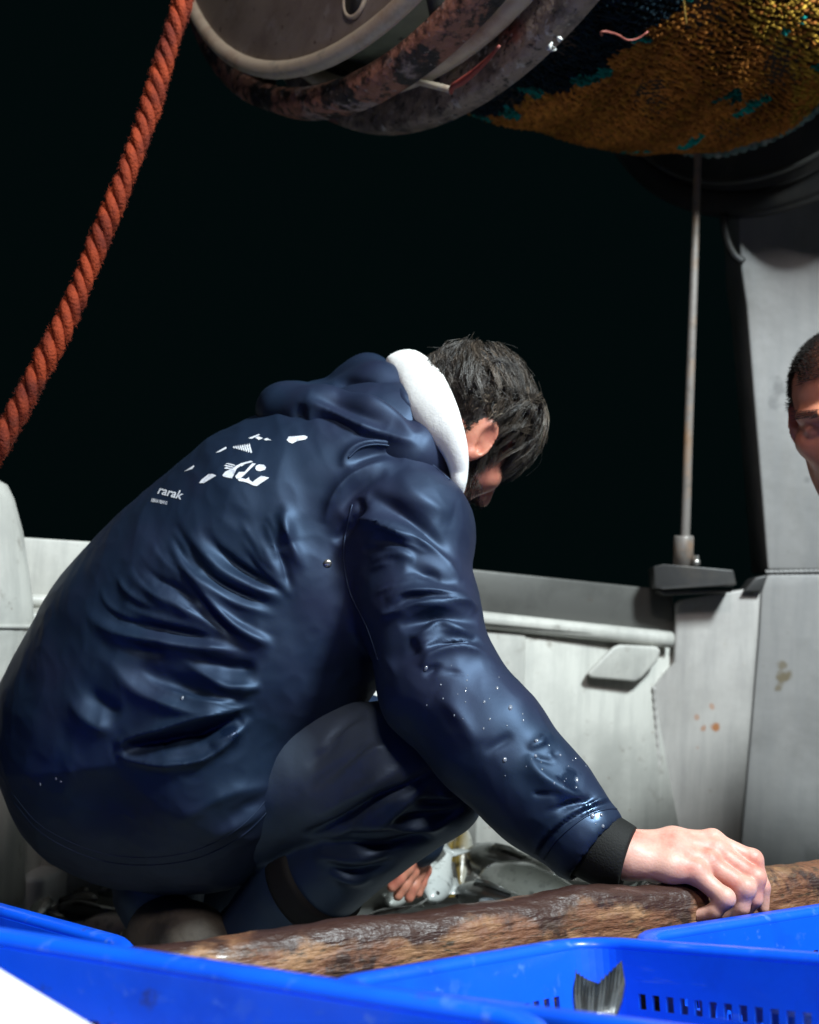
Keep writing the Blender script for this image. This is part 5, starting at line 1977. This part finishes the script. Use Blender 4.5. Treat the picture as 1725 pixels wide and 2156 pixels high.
for i in range(8):
    x0 = 908 + i * 19
    fan.append(zp((x0, 362 - i * 2), (x0 + 9, 352 - i * 3.5), (x0 + 22 + i * 1.2, 368 + i * 5.5), (x0 + 12 + i * 1.2, 372 + i * 6)))
decal('printed_mark', fan)
decal('printed_mark', [zp((620, 668), (640, 640), (700, 592), (735, 590), (766, 604), (720, 632), (660, 668))])
decal('printed_mark', [zp((1368, 300), (1385, 272), (1440, 268), (1520, 262), (1546, 275), (1530, 295), (1460, 308), (1415, 330), (1385, 320))])
decal('printed_mark', [zp((760, 410), (850, 357), (855, 372), (800, 402)), zp((492, 570), (575, 516), (580, 524), (560, 548))])
decal('printed_mark', [zp((1040, 285), (1130, 250), (1140, 256), (1070, 290)), zp((1100, 280), (1125, 270), (1165, 285), (1130, 300)), zp((1170, 295), (1200, 284), (1238, 304), (1210, 300), (1190, 304))])


def word(text, x0, y0, wpx, hpx, slope, shear, name='printed_lettering'):
    """lettering bent onto the cloth; (x0, y0) is its lower left corner in picture points"""
    cu = bpy.data.curves.new('tmp_text', 'FONT')
    cu.body = text
    cu.resolution_u = 2
    cu.offset = .018
    to = bpy.data.objects.new('tmp_text', cu)
    COL.objects.link(to)
    dg = bpy.context.evaluated_depsgraph_get()
    me = bpy.data.meshes.new_from_object(to.evaluated_get(dg))
    bpy.data.objects.remove(to)
    bpy.data.curves.remove(cu)
    co = np.array([v.co[:2] for v in me.vertices])
    mn, mx = co.min(0), co.max(0)
    co = (co - mn) / (mx - mn)
    polys = []
    for f in me.polygons:
        polys.append([(x0 + co[i, 0] * wpx + shear * co[i, 1] * hpx, y0 - co[i, 1] * hpx + slope * co[i, 0] * wpx) for i in f.vertices])
    bpy.data.meshes.remove(me)
    return decal(name, polys, step=4.0)


word('rarak', 331, 1039, 50, 17, .26, .5)
word('KERAN FISHING', 318, 1056, 33, 7, .20, .3)

# seams: welted lines that follow the cloth
def seam(pts, rr=.0013):
    pts = smooth_path(np.array(pts, float), 70)
    run, runs = [], []
    for a_, b_ in pts:
        h_ = on_jacket(a_, b_, .0002)
        if h_ is not None and (not run or np.linalg.norm(h_ - run[-1]) < .02):
            run.append(h_)
        else:
            if len(run) > 6:
                runs.append(run)
            run = [h_] if h_ is not None else []
    if len(run) > 6:
        runs.append(run)
    for k_ in runs:
        q_ = np.array(k_)
        q_[1:-1] = (q_[:-2] + q_[1:-1] + q_[2:]) / 3
        link('seam', tube_mesh('seam', q_, rr, 6), M['jacket'], jacket)


seam(mp(Z3, (590, 690), (650, 640), (740, 626), (860, 652), (980, 712), (1085, 800)), .0016)
seam([(742, 1062), (728, 1120), (724, 1180), (738, 1250), (772, 1320), (796, 1390)])
seam([(30, 1690), (80, 1748), (150, 1790), (230, 1816), (320, 1822), (420, 1806), (510, 1760), (570, 1700), (600, 1640)], .0012)
seam([(24, 1668), (78, 1732), (150, 1774), (230, 1800), (320, 1806), (415, 1790), (500, 1746), (556, 1690), (580, 1640)], .0009)
seam(mp(Z6, (1170, 1850), (1220, 1770), (1290, 1700), (1390, 1630), (1490, 1600), (1550, 1605)), .0011)

# press stud and drops of water on the sleeve
h = on_jacket(690, 1186, .0)
if h is not None:
    dv = norm_(np.array([0, 0, CAM_H]) - h)
    link('press_stud', tube_mesh('press_stud', [h - dv * .002, h + dv * .002, h + dv * .0035], [.0055, .0055, .003], 14), M['metal_bright'], jacket)
drops = [(u, v, r) for u, v, r in ((897, 1408, .0022), (1047, 1449, .0020), (1075, 1490, .0028), (1063, 1600, .0026), (1130, 1560, .0026), (1128, 1592, .0022), (1248, 1718, .0030), (1266, 1716, .0024), (1020, 1478, .0016), (384, 1470, .0022), (118, 1640, .0018), (128, 1646, .0018), (85, 1652, .0016), (772, 1748, .0024), (1270, 1740, .002), (1215, 1642, .0022), (1180, 1590, .0016))]
for _ in range(36):
    t = RNG.uniform(0, 1)
    drops.append((930 + 330 * t + RNG.normal(0, 30), 1440 + 260 * t + RNG.normal(0, 38), RNG.uniform(.0006, .0012)))
dv_, df_ = [], []
for (u, v, r) in drops:
    c = on_jacket(u, v, .0)
    if c is None:
        continue
    loc_, nn_, ii_, di_ = JK.find_nearest(Vector(c))
    nn_ = np.array(nn_)
    if nn_ @ (np.array([0, 0, CAM_H]) - c) < 0:
        nn_ = -nn_
    a = norm_(np.cross(nn_, [.3, .2, 1]))
    b = np.cross(nn_, a)
    st = RNG.uniform(1.0, 1.9)
    base = len(dv_)
    for (hh_, rr_) in ((-.2, 1), (.35, .85), (.6, .45)):
        for k in range(8):
            w = 2 * math.pi * k / 8
            dv_.append(c + nn_ * r * hh_ + (a * math.cos(w) + b * math.sin(w) * st) * r * rr_)
    dv_.append(c + nn_ * r * .68)
    for i in range(2):
        for k in range(8):
            l = (k + 1) % 8
            df_.append((base + i * 8 + k, base + i * 8 + l, base + i * 8 + 8 + l, base + i * 8 + 8 + k))
    for k in range(8):
        df_.append((base + 16 + k, base + 16 + (k + 1) % 8, base + 24))
wo = link('water_drops', make_mesh('water_drops', dv_, df_), M['water_drop'], jacket)
wo['kind'] = 'stuff'

# ================================================================== the second man, leaning in from the right
man2 = thing('person', 'person with short dark hair leaning in at the right edge', 'person', (1.05, 2.0, 0.0))
C2 = P(1786, 872, 1.80)
F2 = norm_((-.50, -.74, -.42))
U2 = np.array([-.30, -.30, .9])
U2 = norm_(U2 - F2 * (U2 @ F2))
R2 = np.cross(F2, U2)
S = Sculpt(np.minimum(C2 - .17, [.60, 1.55, 0.45]), np.maximum(C2 + .17, [1.0, 2.1, 1.15]), .003)
Lc2 = head_prims(S, C2, R2, F2, U2)
S.chain([(Lc2(0, -.04, -.10), .058), (Lc2(0, -.09, -.20), .075)], .03)
p, q = S.mesh(2)
b2 = link('body', make_mesh('body', p, q), M['lit_skin'], man2)
hv2, hn2 = p, normals(p, q)
ax2 = np.stack([R2, F2, U2])
l2 = (hv2 - C2) @ ax2.T
# close-cropped hair
sel = np.where((l2[:, 2] > .045 - .9 * np.clip(-l2[:, 1] + .02, 0, .1) + .62 * np.clip(l2[:, 1] - .02, 0, .08)) & ~((np.abs(l2[:, 0]) > .045) & (l2[:, 1] > .035) & (l2[:, 2] < .085)))[0]
sel = RNG.choice(sel, min(9000, len(sel)), replace=False)
rb, nb_ = hv2[sel], hn2[sel]
fd = np.tile(F2 * .7 - U2 * .1, (len(rb), 1)) + nb_ * .55
fd /= np.linalg.norm(fd, axis=1)[:, None]
link('cropped_hair', hair_mesh('cropped_hair', rb - nb_ * .001, nb_, fd, RNG.uniform(.007, .013, len(rb)), .0007, np.array([[.010, .008, .007]]) * RNG.uniform(.4, 2.0, (len(rb), 1)), np.array([0, 0, -.05]), .05, 8, 4, .5), M['hair'], man2)
# eyebrows
for s in (1, -1):
    sel = np.where((l2[:, 0] * s > .010) & (l2[:, 0] * s < .052) & (np.abs(l2[:, 2] - .030 + .10 * (np.abs(l2[:, 0]) - .03) ** 1) < .005) & (l2[:, 1] > .05))[0]
    sel = RNG.choice(sel, min(500, len(sel)), replace=True)
    rb, nb_ = hv2[sel], hn2[sel]
    fd = np.tile(R2 * s * .9 - U2 * .1, (len(rb), 1)) + nb_ * .25
    fd /= np.linalg.norm(fd, axis=1)[:, None]
    link('eyebrow', hair_mesh('eyebrow', rb, nb_, fd, RNG.uniform(.006, .010, len(rb)), .0005, np.array([[.014, .010, .008]]) * RNG.uniform(.6, 1.5, (len(rb), 1)), np.array([0, 0, -.02]), .03, 9, 3, .1), M['hair'], man2)
# jacket and trousers
S = Sculpt((.45, 1.5, .05), (1.5, 2.5, 1.15), .007)
S.chain([(np.array([1.22, 2.18, .52]), .17), (np.array([1.18, 2.12, .72]), .17), (np.array([1.02, 2.02, .86]), .16), (Lc2(0, -.14, -.25), .10)], .05)
S.chain([(np.array([.98, 1.86, .84]), .10), (np.array([.98, 1.72, .62]), .075), (np.array([.95, 1.66, .36]), .06)], .04)
S.chain([(np.array([1.02, 2.20, .82]), .10), (np.array([1.00, 2.28, .60]), .075), (np.array([.98, 2.25, .36]), .06)], .04)
p, q = S.mesh(3)
p = p + normals(p, q) * (.005 * vnoise(p, 20, 41))[:, None]
link('jacket', make_mesh('jacket', p, q), M['jacket'], man2)
S = Sculpt((.9, 1.8, -.01), (1.6, 2.5, .75), .008)
for yy in (2.06, 2.30):
    S.chain([(np.array([1.22, yy, .52]), .13), (np.array([1.18, yy - .02, .30]), .095), (np.array([1.24, yy, .07]), .075)], .03)
    S.chain([(np.array([1.24, yy, .06]), .06), (np.array([1.06, yy - .03, .05]), .045)], .03)
p, q = S.mesh(3)
p[:, 2] = np.maximum(p[:, 2], .003)
link('trousers', make_mesh('trousers', p, q), M['trouser'], man2)

for wx, wy in ((.95, 1.66), (.98, 2.25)):
    S = Sculpt((wx - .14, wy - .10, .10), (wx + .10, wy + .10, .42), .0035)
    S.chain([(np.array([wx, wy, .40]), .036), (np.array([wx - .005, wy, .34]), .034)], .02)
    for j, oy in enumerate((-.030, -.010, .010, .030)):
        S.chain([(np.array([wx - .005, wy + oy * .6, .34]), .018), (np.array([wx - .015, wy + oy, .27]), .0135), (np.array([wx - .030, wy + oy * 1.05, .225 + .01 * abs(j - 1)]), .0115), (np.array([wx - .052, wy + oy, .195 + .01 * abs(j - 1)]), .0095)], .006)
    S.chain([(np.array([wx - .01, wy - .02, .33]), .017), (np.array([wx - .045, wy - .04, .29]), .0135), (np.array([wx - .062, wy - .04, .25]), .0105)], .01)
    p, q = S.mesh(2)
    link('glove', make_mesh('glove', p, q), M['rope_glove'], man2)

# ================================================================== floodlights on the wheelhouse behind the camera
def flood_housing(lamp, pos, aim, label):
    d = norm_(np.array(aim) - np.array(pos))
    t = thing('floodlight', label, 'floodlight', pos)
    c = np.array(pos) - d * .16
    s = norm_(np.cross(d, [0, 0, 1]))
    u = np.cross(s, d)
    quad = lambda c_, w, h_: [c_ + s * w + u * h_, c_ - s * w + u * h_, c_ - s * w - u * h_, c_ + s * w - u * h_]
    link('housing', prism('housing', quad(c - d * .08, .17, .13), d * .10, .01), M['dark_steel'], t)
    link('lens', prism('lens', quad(c + d * .021, .15, .11), d * .006, 0), M['lamp_glass'], t)
    link('bracket', tube_mesh('bracket', smooth_path([c - d * .05 - s * .19, c - d * .05 - s * .19 + np.array([0, 0, .16]), c - d * .05 + np.array([0, 0, .22]), c - d * .05 + s * .19 + np.array([0, 0, .16]), c - d * .05 + s * .19], 24), .010, 8), M['steel'], t)
    lamp.parent = t
    lamp.matrix_parent_inverse = Matrix.Translation(Vector(pos)).inverted()


flood_housing(key_lamp, KEY_POS, KEY_AIM, 'cool white deck floodlight high behind the camera, out of the picture')
flood_housing(fill_lamp, FILL_POS, FILL_AIM, 'warm white deck floodlight low behind the camera, out of the picture')
